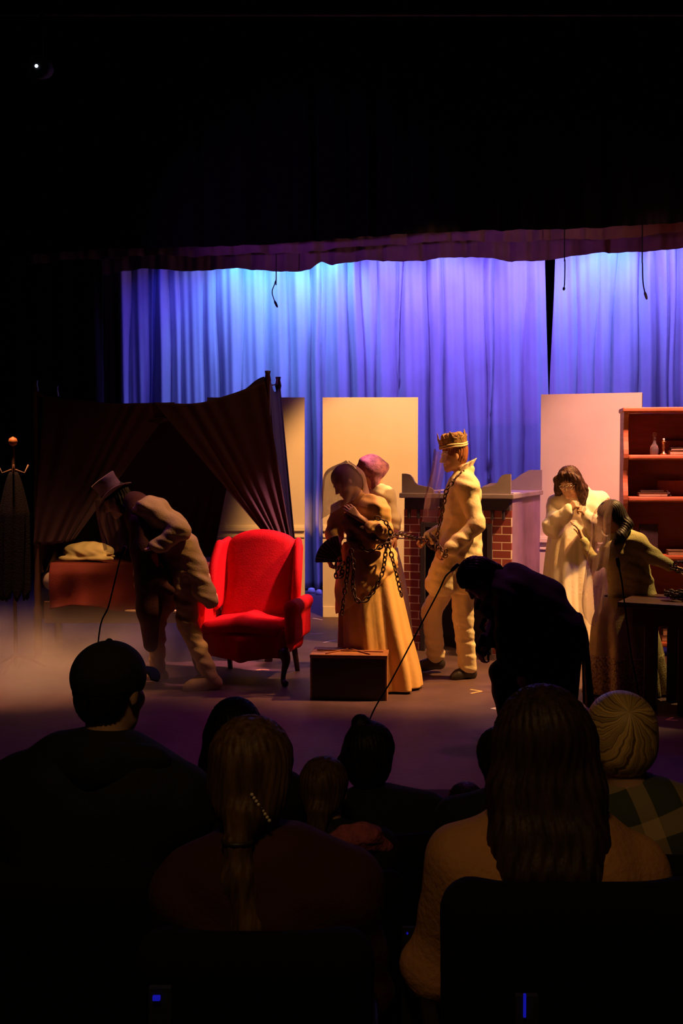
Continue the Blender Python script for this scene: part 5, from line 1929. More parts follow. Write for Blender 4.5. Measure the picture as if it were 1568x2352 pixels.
# lace: small raised flecks in a separate hem layer
M_lace = mat('olive_lace', (0.70, 0.60, 0.28), 0.8, bump=0.8, bscale=120, col2=(0.16, 0.11, 0.05), vscale=70)
pl41 = pleats(41, 0.10, 7)
loft('lace_hem', [(xs + 0.0, Y0, Q(0, 1500, Y0)[2], 0.262, 0.247, 0, 0), (xs + 0.01, Y0, Q(0, 1550, Y0)[2], 0.281, 0.266, 0, 0), (xs + 0.015, Y0, 0.025, 0.291, 0.276, 0, 0)],
     M_lace, t, 220, lambda th, f: pl41(th, 0.62 + 0.38 * f), rows=30)
# veil over the face side
sheet('veil', [[Q(1402, 1146, Y0 + 0.12), Q(1396, 1143, Y0 + 0.02), Q(1400, 1144, Y0 - 0.06), Q(1410, 1150, Y0 - 0.11)],
               [Q(1364, 1185, Y0 + 0.16), Q(1362, 1180, Y0 + 0.02), Q(1378, 1185, Y0 - 0.12), Q(1404, 1195, Y0 - 0.15)],
               [Q(1358, 1240, Y0 + 0.16), Q(1356, 1240, Y0 + 0.0), Q(1378, 1245, Y0 - 0.16), Q(1402, 1245, Y0 - 0.19)],
               [Q(1350, 1310, Y0 + 0.16), Q(1345, 1310, Y0 + 0.0), Q(1366, 1310, Y0 - 0.16), Q(1396, 1305, Y0 - 0.2)],
               [Q(1340, 1370, Y0 + 0.14), Q(1338, 1385, Y0 + 0.0), Q(1362, 1390, Y0 - 0.16), Q(1388, 1360, Y0 - 0.2)],
               [Q(1338, 1400, Y0 + 0.12), Q(1346, 1425, Y0 + 0.0), Q(1366, 1436, Y0 - 0.16), Q(1384, 1392, Y0 - 0.2)]], G_pale, t, amp=0.012, folds=3)
# chain heap on the desk
pt = DM @ Vector((0.36, 0.26, 0.756))
cb = []
rnd = random.Random(4)
for i in range(26):
    a = i * 0.9
    cb.append((pt.x + 0.10 * math.cos(a) * (0.4 + 0.6 * rnd.random()), pt.y + 0.07 * math.sin(a), 0.7755 + 0.0016 * i))
chain('iron_chain', cb, 'heap of dark chain lying on the desk', L=0.045, group='dark iron chains')
chain('iron_chain', [Q(1548, 1296, Y0 - 0.24), Q(1562, 1290, Y0 - 0.28), Q(1578, 1296, Y0 - 0.32), Q(1576, 1312, Y0 - 0.34), Q(1556, 1310, Y0 - 0.30), Q(1540, 1306, Y0 - 0.27)],
      'dark iron chain held in the outstretched hand above the desk', L=0.045, group='dark iron chains')

# ------------------------------------------------------------------ the bent dark figure
Y0 = 7.1
t = thing('person', 'person all in black bent double, dark silhouette before the fireplace and nightgown', 'person', (Q(1240, 1690, Y0)[0], Y0, 0))
J = dict(head=Q(1096, 1334, Y0 - 0.02), face=(-0.55, -0.1, -0.85), up=(-0.80, 0.0, 0.6), neck=Q(1148, 1342, Y0), chest=Q(1192, 1362, Y0), waist=Q(1246, 1400, Y0), pelvis=Q(1288, 1450, Y0),
         shL=Q(1168, 1362, Y0 - 0.17), shR=Q(1168, 1352, Y0 + 0.17), elL=Q(1162, 1455, Y0 - 0.16), elR=Q(1142, 1440, Y0 + 0.16), wrL=Q(1196, 1540, Y0 - 0.10), wrR=Q(1114, 1478, Y0 + 0.04),
         haL=((0.15, -0.1, -1), (0.5, 0.5, 0.0), 0.35, 1, 0.95, 0.05, 0.2), haR=((-0.4, 0, -0.9), (0.6, 0.4, 0), 0.6, 1, 0.95),
         hipL=Q(1284, 1466, Y0 - 0.09), hipR=Q(1280, 1462, Y0 + 0.09), knL=Q(1262, 1590, Y0 - 0.12), knR=Q(1150, 1545, Y0 + 0.08), anL=Q(1296, 1672, Y0 - 0.08), anR=Q(1166, 1672, Y0 + 0.1),
         toL=Q(1245, 1696, Y0 - 0.10), toR=Q(1112, 1696, Y0 + 0.08), bulk=1.06)
body(t, J, M_skin, 0.006)
P = J['P']
r_, f_, u_ = frame(J['face'], J['up'])
Mh = np.stack([r_, f_, u_], 1)
s = SDF(0.005)
hair_cap(s, P, Mh, 1.0, 0.022)
s.sp(Q(1086, 1292, Y0), 0.034, 0.015)
s.sp(Q(1104, 1296, Y0 + 0.02), 0.03, 0.015)
s.sp(Q(1072, 1300, Y0 - 0.02), 0.022, 0.015)
s.rc(Q(1112, 1300, Y0), Q(1140, 1312, Y0), 0.05, 0.045, 0.03)
s.build('hair', H_black, t, disp=strand_disp(J['head'], Mh, 0.004, 30))
s = SDF(0.007)
torso_prims(s, J, 0.028, 0.06)
s.rc(Q(1180, 1336, Y0), Q(1250, 1370, Y0), 0.10, 0.115, 0.07)
s.rc(Q(1140, 1350, Y0), Q(1128, 1400, Y0), 0.09, 0.07, 0.05)
for q in 'LR':
    arm_prims(s, J, q, 0.024, 0.9)
s.rc(Q(1250, 1400, Y0), Q(1298, 1470, Y0), 0.14, 0.14, 0.06)
for dy in (-0.1, 0.1):
    s.rc(Q(1180, 1400, Y0 + dy), Q(1170, 1500, Y0 + dy), 0.11, 0.09, 0.05)
    s.rc(Q(1230, 1400, Y0 + dy), Q(1230, 1520, Y0 + dy), 0.13, 0.11, 0.05)
s.build('jacket', M_blackc, t, disp=wrinkle(0.010, 34, 51))
s = SDF(0.007)
for q in 'LR':
    leg_prims(s, J, q, 0.022)
s.rc(J['hipL'], J['hipR'], 0.13, 0.13, 0.05)
s.rc(Q(1290, 1480, Y0), Q(1282, 1640, Y0 - 0.02), 0.13, 0.11, 0.05)
s.rc(Q(1230, 1500, Y0), Q(1225, 1640, Y0 + 0.02), 0.12, 0.1, 0.05)
s.build('skirt', M_blackc, t, disp=wrinkle(0.010, 30, 52, True))
for pts in ([(1100, 1380), (1092, 1396), (1118, 1400)], [(1112, 1425), (1104, 1440), (1112, 1450)], [(1108, 1462), (1096, 1495), (1112, 1504), (1124, 1488)]):
    s = SDF(0.005)
    P3 = [Q(a, b, Y0 + 0.02) for a, b in pts]
    s.chain(P3, [0.018] + [0.010] * (len(P3) - 1), 0.01)
    s.build('ragged_edge', M_blackc, t)
for q in 'LR':
    shoe(t, J['an' + q], J['to' + q], M_shoe)
sheet('sash', [[Q(1322, 1405, Y0 + 0.04), Q(1332, 1408, Y0), Q(1338, 1415, Y0 - 0.04)],
               [Q(1332, 1470, Y0 + 0.05), Q(1342, 1470, Y0), Q(1350, 1480, Y0 - 0.04)],
               [Q(1336, 1550, Y0 + 0.05), Q(1346, 1550, Y0), Q(1358, 1555, Y0 - 0.04)],
               [Q(1338, 1615, Y0 + 0.05), Q(1350, 1625, Y0), Q(1368, 1632, Y0 - 0.04)]], M_plumc, t, amp=0.006, folds=2, thick=0.003)

# ------------------------------------------------------------------ the man with the top hat
Y0 = 8.72
t = thing('person', 'person in beige coat and trousers stooping to the left in front of the bed', 'person', (Q(400, 1580, Y0)[0], Y0, 0))
J = dict(head=Q(268, 1150, Y0), face=(-0.8, -0.15, -0.5), up=(-0.38, 0.0, 0.92), neck=Q(312, 1172, Y0), chest=Q(346, 1192, Y0), waist=Q(396, 1246, Y0), pelvis=Q(424, 1302, Y0),
         shL=Q(342, 1172, Y0 - 0.18), shR=Q(322, 1178, Y0 + 0.18), elL=Q(414, 1218, Y0 - 0.24), elR=Q(330, 1262, Y0 + 0.18), wrL=Q(358, 1256, Y0 - 0.28), wrR=Q(318, 1320, Y0 + 0.05),
         haL=((-1, 0, -0.15), (0, 0.4, -0.8), 0.7, -1, 1.0), haR=((-0.3, 0, -1), (0.6, 0, 0), 0.5, 1, 1.0),
         hipL=Q(428, 1318, Y0 - 0.09), hipR=Q(418, 1318, Y0 + 0.09), knL=Q(430, 1432, Y0 - 0.14), knR=Q(358, 1420, Y0 + 0.14), anL=Q(484, 1556, Y0 - 0.20), anR=Q(362, 1540, Y0 + 0.2),
         toL=Q(424, 1582, Y0 - 0.26), toR=Q(318, 1560, Y0 + 0.16), bulk=1.0)
body(t, J, M_skin, 0.006)
P = J['P']
r_, f_, u_ = frame(J['face'], J['up'])
Mh = np.stack([r_, f_, u_], 1)
s = SDF(0.005)
hair_cap(s, P, Mh, 1.0, 0.014)
for sg in (-1, 1):
    s.chain([P(sg * 0.06, -0.03, -0.02), P(sg * 0.075, -0.03, -0.10), P(sg * 0.07, -0.02, -0.18)], [0.04, 0.04, 0.015], 0.03)
s.build('hair', H_black, t, disp=strand_disp(J['head'], Mh, 0.004, 26))
# trousers
s = SDF(0.006)
for q in 'LR':
    hp, kn, an = vv(J['hip' + q]), vv(J['kn' + q]), vv(J['an' + q])
    s.rc(hp, kn, 0.105, 0.078, 0.04)
    s.rc(kn, an, 0.076, 0.060, 0.03)
s.rc(J['hipL'], J['hipR'], 0.12, 0.12, 0.05)
s.rc(J['pelvis'], J['waist'], 0.12, 0.11, 0.05)
s.build('trousers', M_dress, t, disp=wrinkle(0.007, 50, 61))
shoe(t, J['anL'], J['toL'], M_tan, inf=0.020)
shoe(t, J['anR'], J['toR'], M_tan, inf=0.016)
s = SDF(0.006)
torso_prims(s, J, 0.026, 0.06)
arm_prims(s, J, 'L', 0.034, 0.92)
arm_prims(s, J, 'R', 0.024, 0.92)
s.rc(Q(356, 1172, Y0 - 0.05), Q(406, 1214, Y0 - 0.02), 0.10, 0.10, 0.06)
for dy in (-0.14, -0.05, 0.05, 0.14):
    s.rc(Q(430, 1268, Y0 + dy), Q(468, 1366, Y0 + dy * 1.2), 0.085, 0.07, 0.05)
s.rc(Q(408, 1280, Y0 - 0.14), Q(412, 1350, Y0 - 0.17), 0.07, 0.055, 0.04)
s.cut(Q(470, 1392, Y0), (0.12, 0, -1))
for dy in (-0.12, 0.0, 0.12):
    s.rc(Q(436, 1250, Y0 + dy), Q(486, 1385, Y0 + dy * 1.3), 0.06, 0.05, 0.05)
s.build('coat', M_coatb, t, disp=lambda V, N: wrinkle(0.006, 48, 62)(V, N) + 0.006 * np.sin(V[:, 0] * 40 - V[:, 2] * 14))
# dark vest and scarf falling in front
s = SDF(0.007)
s.rc(Q(312, 1160, Y0 - 0.02), Q(322, 1195, Y0 - 0.1), 0.11, 0.09, 0.04)
for dy in (-0.2, -0.06, 0.08):
    s.chain([Q(318, 1200, Y0 + dy), Q(330, 1262, Y0 + dy), Q(346, 1330, Y0 + dy), Q(342, 1400, Y0 + dy), Q(344, 1480, Y0 + dy * 0.6)], [0.07, 0.10, 0.11, 0.09, 0.05], 0.05)
s.rc(Q(340, 1330, Y0 - 0.18), Q(392, 1356, Y0 - 0.22), 0.06, 0.035, 0.03)
s.build('dark_cloak', mat('dark_maroon_cloak', (0.10, 0.03, 0.03), 0.9, bump=0.3, var=0.4), t, disp=wrinkle(0.010, 30, 63, True))
s = SDF(0.007)
s.rc(Q(352, 1275, Y0 - 0.26), Q(362, 1300, Y0 - 0.26), 0.03, 0.012, 0.02)
s.build('red_sash_end', mat('red_sash', (0.5, 0.06, 0.05), 0.7), t)
# top hat
ht = thing('top_hat', 'grey top hat tilted forward on the stooping figure', 'hat', tuple(P(0, 0, 0.08)))
HM = Matrix(np.vstack([np.column_stack([r_, f_, u_, vv(P(0, -0.01, 0.062))]), [0, 0, 0, 1]]).tolist()) @ Matrix.Rotation(R(-6), 4, 'X')
M_hat = mat('grey_felt', (0.30, 0.21, 0.23), 0.9, bump=0.3)
bm = BM()
lathe(bm, [(0.098, 0.006), (0.094, 0.05), (0.096, 0.10), (0.104, 0.135), (0.1, 0.14), (0.02, 0.141)], 40, HM)
obj('crown', bm, M_hat, ht, True)
rows = []
for j in range(8):
    f = j / 7
    rows.append([tuple(HM @ Vector(((0.097 + 0.055 * f) * math.cos(a), (0.097 + 0.060 * f) * math.sin(a), 0.004 + 0.022 * f * f * math.cos(2 * a) * 1.0))) for a in np.linspace(0, 2 * PI, 64, endpoint=False)])
solid(link_mesh('brim', grid_mesh('brim', np.array(rows), True), M_hat, ht), 0.004)
bm = BM()
lathe(bm, [(0.0985, 0.008), (0.0955, 0.034)], 40, HM)
obj('band', bm, M_plumc, ht, True)
sheet('veil', [[Q(222, 1146, Y0 + 0.1), Q(216, 1148, Y0), Q(236, 1150, Y0 - 0.12), Q(262, 1142, Y0 - 0.15)],
               [Q(234, 1200, Y0 + 0.1), Q(226, 1200, Y0), Q(240, 1200, Y0 - 0.14), Q(276, 1195, Y0 - 0.17)],
               [Q(248, 1262, Y0 + 0.1), Q(240, 1265, Y0), Q(258, 1270, Y0 - 0.14), Q(296, 1260, Y0 - 0.18)]], G_grey, t, amp=0.01, folds=3)
# ================================================================== audience
M_seat = mat('dark_seat_cloth', (0.006, 0.005, 0.008), 0.95, spec=0.2)
M_seatm = mat('dark_seat_metal', (0.02, 0.02, 0.025), 0.5, metal=0.5)


def theatre_seat(x, y, zf, lab, top=0.86, w=0.5):
    y = y - 0.04
    t = thing('theatre_seat', lab, 'seat', (x, y, zf), 'dark audience seats')
    s = SDF(0.012)
    for xx in (-1, 1):
        s.rc((x + xx * (w / 2 - 0.07), y - 0.16, zf + 0.44), (x + xx * (w / 2 - 0.05), y - 0.26, zf + top - 0.06), 0.04, 0.045, 0.05)
    for z in np.linspace(0.5, top - 0.05, 9):
        yy = y - 0.16 - 0.10 * (z - 0.44) / (top - 0.5)
        s.rc((x - w / 2 + 0.06, yy, zf + z), (x + w / 2 - 0.06, yy, zf + z), 0.042, 0.042, 0.05)
    s.build('backrest', M_seat, t)
    s = SDF(0.012)
    for yy in np.linspace(-0.1, 0.28, 4):
        s.rc((x - w / 2 + 0.08, y + yy, zf + 0.39), (x + w / 2 - 0.08, y + yy, zf + 0.39), 0.045, 0.045, 0.05)
    s.build('seat', M_seat, t)
    for xx in (-1, 1):
        bm = BM()
        box2(bm, (x + xx * (w / 2) - 0.018, y - 0.15, zf + 0.60), (x + xx * (w / 2) + 0.018, y + 0.25, zf + 0.63))
        obj('armrest', bm, M_seatm, t, bevel=0.006)
        bm = BM()
        box2(bm, (x + xx * (w / 2) - 0.012, y - 0.05, zf), (x + xx * (w / 2) + 0.012, y + 0.05, zf + 0.599))
        obj('leg', bm, M_seatm, t)
    return t


def sitter(label, hx, hy, ztop, zf, k, mtop, mhair, face=(0, 1, -0.05), shw=0.2, bulk=1.0, hk=1.0, vox=0.009, hair=None, cloth_name='jacket', lean=0.0, up=(0, 0, 1), disp=None, hat=False, seat=True, seatlab=None, seattop=0.92, sx=0.0, drop=0.07, seatw=0.46, armout=0.05):
    t = thing('person', label, 'person', (hx, hy, zf))
    hc = vv((hx, hy, ztop - 0.125 * hk - 0.012))
    nk = vv((hx + sx * 0.3, hy - 0.03, hc[2] - 0.16 * hk))
    zc = nk[2] - 0.13 * k
    seatz = zf + 0.50
    px_ = hx + sx
    hipy = hy - 0.06 - lean
    J = dict(head=hc, face=face, up=up, neck=nk, chest=(px_, nk[1] - 0.01, zc), waist=(px_, hipy, seatz + 0.18), pelvis=(px_, hipy, seatz + 0.06),
             shL=(px_ - shw, nk[1], nk[2] - drop * k), shR=(px_ + shw, nk[1], nk[2] - drop * k), elL=(px_ - shw - armout, nk[1] + 0.06, nk[2] - 0.36 * k), elR=(px_ + shw + armout, nk[1] + 0.06, nk[2] - 0.36 * k),
             wrL=(px_ - 0.12, nk[1] + 0.27 * k, nk[2] - 0.42 * k), wrR=(px_ + 0.12, nk[1] + 0.27 * k, nk[2] - 0.42 * k),
             haL=((0.4, 0.9, -0.2), (0.1, 0, -1), 0.4, 1, k), haR=((-0.4, 0.9, -0.2), (-0.1, 0, -1), 0.4, -1, k),
             hipL=(px_ - 0.09, hipy + 0.02, seatz + 0.02), hipR=(px_ + 0.09, hipy + 0.02, seatz + 0.02), knL=(px_ - 0.13, hipy + 0.42 * k, seatz + 0.03), knR=(px_ + 0.13, hipy + 0.42 * k, seatz + 0.03),
             anL=(px_ - 0.13, hipy + 0.38 * k, zf + 0.09), anR=(px_ + 0.13, hipy + 0.38 * k, zf + 0.09), toL=(px_ - 0.14, hipy + 0.56 * k, zf + 0.035), toR=(px_ + 0.14, hipy + 0.56 * k, zf + 0.035), bulk=bulk, limb=bulk ** 0.5)
    body(t, J, M_skin, vox * 0.8, headk=hk)
    P = J['P']
    r_, f_, u_ = frame(face, up)
    Mh = np.stack([r_, f_, u_], 1)
    s = SDF(vox)
    torso_prims(s, J, 0.024, 0.06)
    for q in 'LR':
        arm_prims(s, J, q, 0.026, 0.92)
    s.build(cloth_name, mtop, t, disp=disp or wrinkle(0.006, 32, int(abs(hx) * 100)))
    s = SDF(vox)
    for q in 'LR':
        leg_prims(s, J, q, 0.02)
    s.build('trousers', mat('dark_trouser', (0.02, 0.02, 0.028), 0.9), t)
    for q in 'LR':
        shoe(t, J['an' + q], J['to' + q], M_shoe)
    if mhair:
        s = SDF(0.005)
        if hair:
            hair(s, P, Mh, hk)
        else:
            hair_cap(s, P, Mh, hk, 0.012)
        hob = s.build('hair', mhair, t, disp=None if mhair.name.startswith('blond_whorl') else strand_disp(hc, Mh, 0.0015 * hk, 44))
    if seat:
        theatre_seat(px_, hipy - 0.02, zf, seatlab or 'dark seat under the ' + label.split(' ', 1)[1][:60], seattop, seatw)
    return t, P, Mh, J


M_djack = mat('black_hoodie', (0.008, 0.008, 0.010), 0.9, bump=0.3)
M_wine = mat('dark_wine_jacket', (0.05, 0.012, 0.012), 0.9, bump=0.3)
M_camel = mat('camel_coat', (0.60, 0.29, 0.12), 0.9, bump=0.4, bscale=60, var=0.15, vscale=5)
M_navy = mat('black_coat', (0.014, 0.012, 0.016), 0.9, bump=0.3)
M_pinkf = mat('rose_fleece', (0.60, 0.15, 0.22), 0.95, bump=1.0, bscale=70, var=0.4, vscale=30)


def AX(px, y):
    return (px - 784) / FPX * y


def AZ(py, y):
    return 1.73 - (py - 1059) / FPX * y


# man in cap
y = 2.92
t, P, Mh, J = sitter('person in dark baseball cap and dark hooded jacket, big silhouette at the left', AX(252, y), y, AZ(1472, y), -0.1, 1.05, M_djack, H_black, face=(0.45, 0.9, -0.03), shw=0.215, bulk=1.2, hk=0.98, sx=-0.045, drop=0.12,
                     hair=lambda s, P, M, k: hair_cap(s, P, M, k, 0.004))
ct = thing('baseball_cap', 'dark baseball cap with curved brim pointing right', 'cap', tuple(P(0, 0, 0.06)))
s = SDF(0.005)
s.ell(P(0, -0.014, 0.043), vv((0.092, 0.108, 0.092)), Mh, 0.01)
s.cut(P(0, 0, 0.005), -Mh[:, 2])
s.build('cap_dome', M_navy, ct)
rows = []
for j in range(8):
    f = j / 7
    rows.append([tuple(P(0.088 * math.sin(a) * (1 - 0.1 * f), 0.045 + 0.045 * math.cos(a) + 0.075 * f * math.cos(a * 0.8), 0.055 - 0.012 * f - 0.03 * (math.sin(a)) ** 2)) for a in np.linspace(-1.2, 1.2, 24)])
solid(link_mesh('brim', grid_mesh('brim', np.array(rows)), M_navy, ct), 0.004)
bm = BM()
lathe(bm, [(0.008, 0), (0.009, 0.004), (0.004, 0.008)], 10, Matrix.Translation(Vector(P(0, -0.012, 0.134))))
obj('button', bm, M_navy, ct, True)
s = SDF(0.008)      # hood bunched at the neck
nk = vv(J['neck'])
s.rc(nk + vv((-0.13, -0.05, -0.01)), nk + vv((0, -0.11, 0.0)), 0.045, 0.055, 0.04)
s.rc(nk + vv((0.13, -0.05, -0.01)), nk + vv((0, -0.11, 0.0)), 0.045, 0.055, 0.04)
s.build('hood', M_djack, t, disp=wrinkle(0.005, 50, 3))

# far-left neighbour, mostly out of the frame
y = 3.1
sitter('person cut off by the left edge of the picture, dark shoulder only', AX(-95, y), y, AZ(1640, y), -0.1, 0.95, M_navy, H_black, shw=0.18, bulk=0.95)


def hair_pony(s, P, M, k):
    hair_cap(s, P, M, k, 0.018)
    s.ell(P(0, -0.045, -0.03), vv((0.088, 0.075, 0.10)) * k, M, 0.03)
    s.chain([P(0.0, -0.10, -0.07), P(-0.01, -0.125, -0.12), P(-0.005, -0.13, -0.20), P(0.02, -0.14, -0.30), P(0.035, -0.145, -0.38)], [0.05 * k, 0.026, 0.038, 0.036, 0.012], 0.02)


y = 2.55
t, P, Mh, J = sitter('person with brown hair in a low ponytail and dark wine jacket, centre left', AX(577, y), y, AZ(1648, y), -0.1, 1.0, M_wine, H_brown, face=(0.1, 1, -0.05), shw=0.17, bulk=1.02, hk=0.99, hair=hair_pony, sx=0.035, drop=0.10)
bm = BM()
tube(bm, [tuple(P(0.045 * math.cos(a) * 0.7 - 0.01, -0.125 + 0.03 * math.sin(a), -0.118)) for a in np.linspace(0, 2 * PI, 20)], 0.006, 6, cap=False)
hair_ob = [c for c in t.children if c.name.startswith('hair')][0]
obj('hair_tie', bm, M_shoe, hair_ob, True)
for j, (a, b) in enumerate([(0.022 + 0.0045 * i, -0.015 - 0.0075 * i) for i in range(9)]):
    bm = BM()
    c_ = P(a, -0.128 + 0.0022 * j, b)
    bmesh.ops.create_uvsphere(bm, u_segments=8, v_segments=6, radius=0.0042, matrix=Matrix.Translation(Vector(c_)))
    obj('hair_bead', bm, mat('pearl', (0.75, 0.65, 0.55), 0.3), hair_ob, True)
bm = BM()
bmesh.ops.create_uvsphere(bm, u_segments=8, v_segments=6, radius=0.004, matrix=Matrix.Translation(Vector(P(-0.088, -0.02, -0.055))))
obj('earring', bm, mat('gold', (0.8, 0.6, 0.3), 0.2, metal=1), t, True)


# dark-haired person further forward
def hair_long(s, P, M, k, n=0.0):
    hair_cap(s, P, M, k, 0.020)
    for sg in (-1, 0, 1):
        s.chain([P(sg * 0.06, -0.05, 0.0), P(sg * 0.075, -0.07, -0.10), P(sg * 0.09, -0.085, -0.22), P(sg * 0.08, -0.09, -0.30)], [0.06 * k, 0.058 * k, 0.05 * k, 0.02], 0.04)


y = 4.25
sitter('person with long dark hair in the front row, behind the ponytailed one', AX(540, y), y, AZ(1607, y), -0.5, 0.95, M_navy, H_black, shw=0.18, hair=hair_long, up=(-0.08, 0, 1))


def hair_bun(s, P, M, k):
    hair_cap(s, P, M, k, 0.020)
    s.ell(P(0, -0.045, -0.025), vv((0.085, 0.072, 0.095)) * k, M, 0.03)
    s.sp(P(-0.03, -0.03, 0.135), 0.035 * k, 0.02)
    s.chain([P(-0.08, -0.03, -0.02), P(-0.105, -0.03, -0.08), P(-0.085, -0.04, -0.13)], [0.025, 0.02, 0.006], 0.02)
    s.chain([P(-0.085, -0.01, 0.03), P(-0.115, -0.01, -0.03), P(-0.12, -0.01, -0.09)], [0.02, 0.014, 0.005], 0.02)


y = 4.33
sitter('person with messy dark curls in the front row, right under the long microphone', AX(850, y), y, AZ(1662, y), -0.5, 0.95, M_navy, H_black, face=(0.25, 1, 0), shw=0.19, hair=hair_bun, sx=0.03)


def hair_child(s, P, M, k):
    hair_cap(s, P, M, k, 0.014)
    s.chain([P(0.0, -0.10, -0.05), P(0.0, -0.115, -0.10), P(0.01, -0.12, -0.17)], [0.05 * k, 0.03, 0.012], 0.02)


y = 3.95
t, P, Mh, J = sitter('child with brown tied hair and rose fleece collar, low between two adults', AX(746, y), y, AZ(1740, y), -0.5, 0.8, M_navy, H_brown, face=(0.25, 1, 0), shw=0.14, bulk=0.8, hk=0.93, hair=hair_child, sx=0.04)
s = SDF(0.008)
nk = vv(J['neck'])
s.chain([nk + vv((-0.03, -0.11, -0.02)), nk + vv((0.05, -0.12, 0.02)), nk + vv((0.13, -0.09, 0.025)), nk + vv((0.20, -0.05, -0.02))], [0.03, 0.042, 0.045, 0.022], 0.03)
s.build('fleece_collar', M_pinkf, t, disp=wrinkle(0.007, 90, 13))

y = 4.05
sitter('dark-haired child left of the long-haired adult at the right', AX(1152, y), y, AZ(1672, y), -0.5, 0.85, M_navy, H_black, shw=0.15, bulk=0.85, hk=0.92, hair=lambda s, P, M, k: hair_cap(s, P, M, k, 0.016))
y = 4.75
sitter('small child whose dark crown of hair just shows left of the camel coat', AX(1072, y), y, AZ(1800, y), -0.5, 0.7, M_navy, H_black, shw=0.12, bulk=0.72, hk=0.85)
sitter('small child whose dark crown of hair just shows at the right picture edge', AX(1535, y), y, AZ(1797, y), -0.5, 0.7, M_navy, H_black, shw=0.12, bulk=0.72, hk=0.85)


# long-haired woman in camel coat
def hair_verylong(s, P, M, k):
    hair_cap(s, P, M, k, 0.026)
    for sg in (-1, -0.35, 0.35, 1):
        s.chain([P(sg * 0.055, -0.045, 0.02), P(sg * 0.072, -0.075, -0.08), P(sg * 0.076, -0.115, -0.17), P(sg * 0.066, -0.15, -0.23), P(sg * 0.045, -0.16, -0.285)], [0.056 * k, 0.052 * k, 0.046 * k, 0.034 * k, 0.014], 0.04)


y = 2.52
t, P, Mh, J = sitter('person with very long dark hair in a camel coat, large at the right', AX(1250, y), y, AZ(1583, y), -0.1, 1.0, M_camel, H_dark, face=(0.05, 1, 0), shw=0.18, bulk=1.05, hk=1.0, hair=hair_verylong, cloth_name='coat', sx=0.0, drop=0.11, armout=0.07,
                     disp=lambda V, N: 0.007 * np.sin(V[:, 0] * 38 + 2 * np.sin(V[:, 2] * 6)) + 0.004 * np.sin(V[:, 2] * 40 + V[:, 0] * 20), seattop=1.03, seatw=0.52, seatlab='dark seat whose rounded back hides the lower part of the camel coat')


# blond boy in checked shirt
def hair_boy(s, P, M, k):
    hair_cap(s, P, M, k, 0.016)
    s.ell(P(0, -0.03, 0.0), vv((0.088, 0.09, 0.095)) * k, M, 0.02)


y = 2.98
M_blondw = bpy.data.materials.new('blond_whorl_hair')
M_blondw.use_nodes = True
t, P, Mh, J = sitter('blond boy with a crown whorl and checked shirt at the right', AX(1427, y), y, AZ(1590, y), -0.1, 0.85, M_navy, M_blondw, face=(-0.15, 1, -0.1), shw=0.2, bulk=0.92, hk=0.97, hair=hair_boy, cloth_name='shirt', sx=0.09, drop=0.09, seatw=0.38)
# whorl pattern: strands spiral out of the crown point
nt = M_blondw.node_tree
bs = nt.nodes['Principled BSDF']
bs.inputs['Roughness'].default_value = 0.45
tc = nt.nodes.new('ShaderNodeTexCoord')
mp = nt.nodes.new('ShaderNodeMapping')
mp.vector_type = 'POINT'
wc = vv(P(-0.01, -0.075, 0.095))
mp.inputs['Location'].default_value = tuple(-wc)
nt.links.new(tc.outputs['Object'], mp.inputs[0])
sep = nt.nodes.new('ShaderNodeSeparateXYZ')
nt.links.new(mp.outputs[0], sep.inputs[0])


def mth(op, a, b=None):
    n_ = nt.nodes.new('ShaderNodeMath')
    n_.operation = op
    for i_, v_ in enumerate((a, b)):
        if v_ is None:
            continue
        if isinstance(v_, (int, float)):
            n_.inputs[i_].default_value = v_
        else:
            nt.links.new(v_, n_.inputs[i_])
    return n_.outputs[0]


an_ = mth('ARCTAN2', sep.outputs[2], sep.outputs[0])
ln = nt.nodes.new('ShaderNodeVectorMath')
ln.operation = 'LENGTH'
nt.links.new(mp.outputs[0], ln.inputs[0])
ns_ = nt.nodes.new('ShaderNodeTexNoise')
ns_.inputs['Scale'].default_value = 26.0
nt.links.new(tc.outputs['Object'], ns_.inputs['Vector'])
sw = mth('ADD', mth('ADD', an_, mth('MULTIPLY', ns_.outputs[0], 0.3)), mth('MULTIPLY', ln.outputs['Value'], 4.0))
wv = nt.nodes.new('ShaderNodeTexNoise')
wv.noise_dimensions = '2D'
wv.inputs['Scale'].default_value = 1.0
wv.inputs['Detail'].default_value = 5
cmb = nt.nodes.new('ShaderNodeCombineXYZ')
nt.links.new(mth('MULTIPLY', mth('SINE', sw), 16.0), cmb.inputs[0])
nt.links.new(mth('MULTIPLY', mth('COSINE', sw), 16.0), cmb.inputs[1])
nt.links.new(cmb.outputs[0], wv.inputs['Vector'])
rp = nt.nodes.new('ShaderNodeValToRGB')
rp.color_ramp.elements[0].position = 0.34
rp.color_ramp.elements[1].position = 0.66
rp.color_ramp.elements[0].color = (0.13, 0.075, 0.03, 1)
rp.color_ramp.elements[1].color = (0.85, 0.58, 0.22, 1)
nt.links.new(wv.outputs[0], rp.inputs[0])
nt.links.new(rp.outputs[0], bs.inputs[0])
bp = nt.nodes.new('ShaderNodeBump')
bp.inputs['Strength'].default_value = 0.2
bp.inputs['Distance'].default_value = 0.01
nt.links.new(wv.outputs[0], bp.inputs['Height'])
nt.links.new(bp.outputs[0], bs.inputs['Normal'])
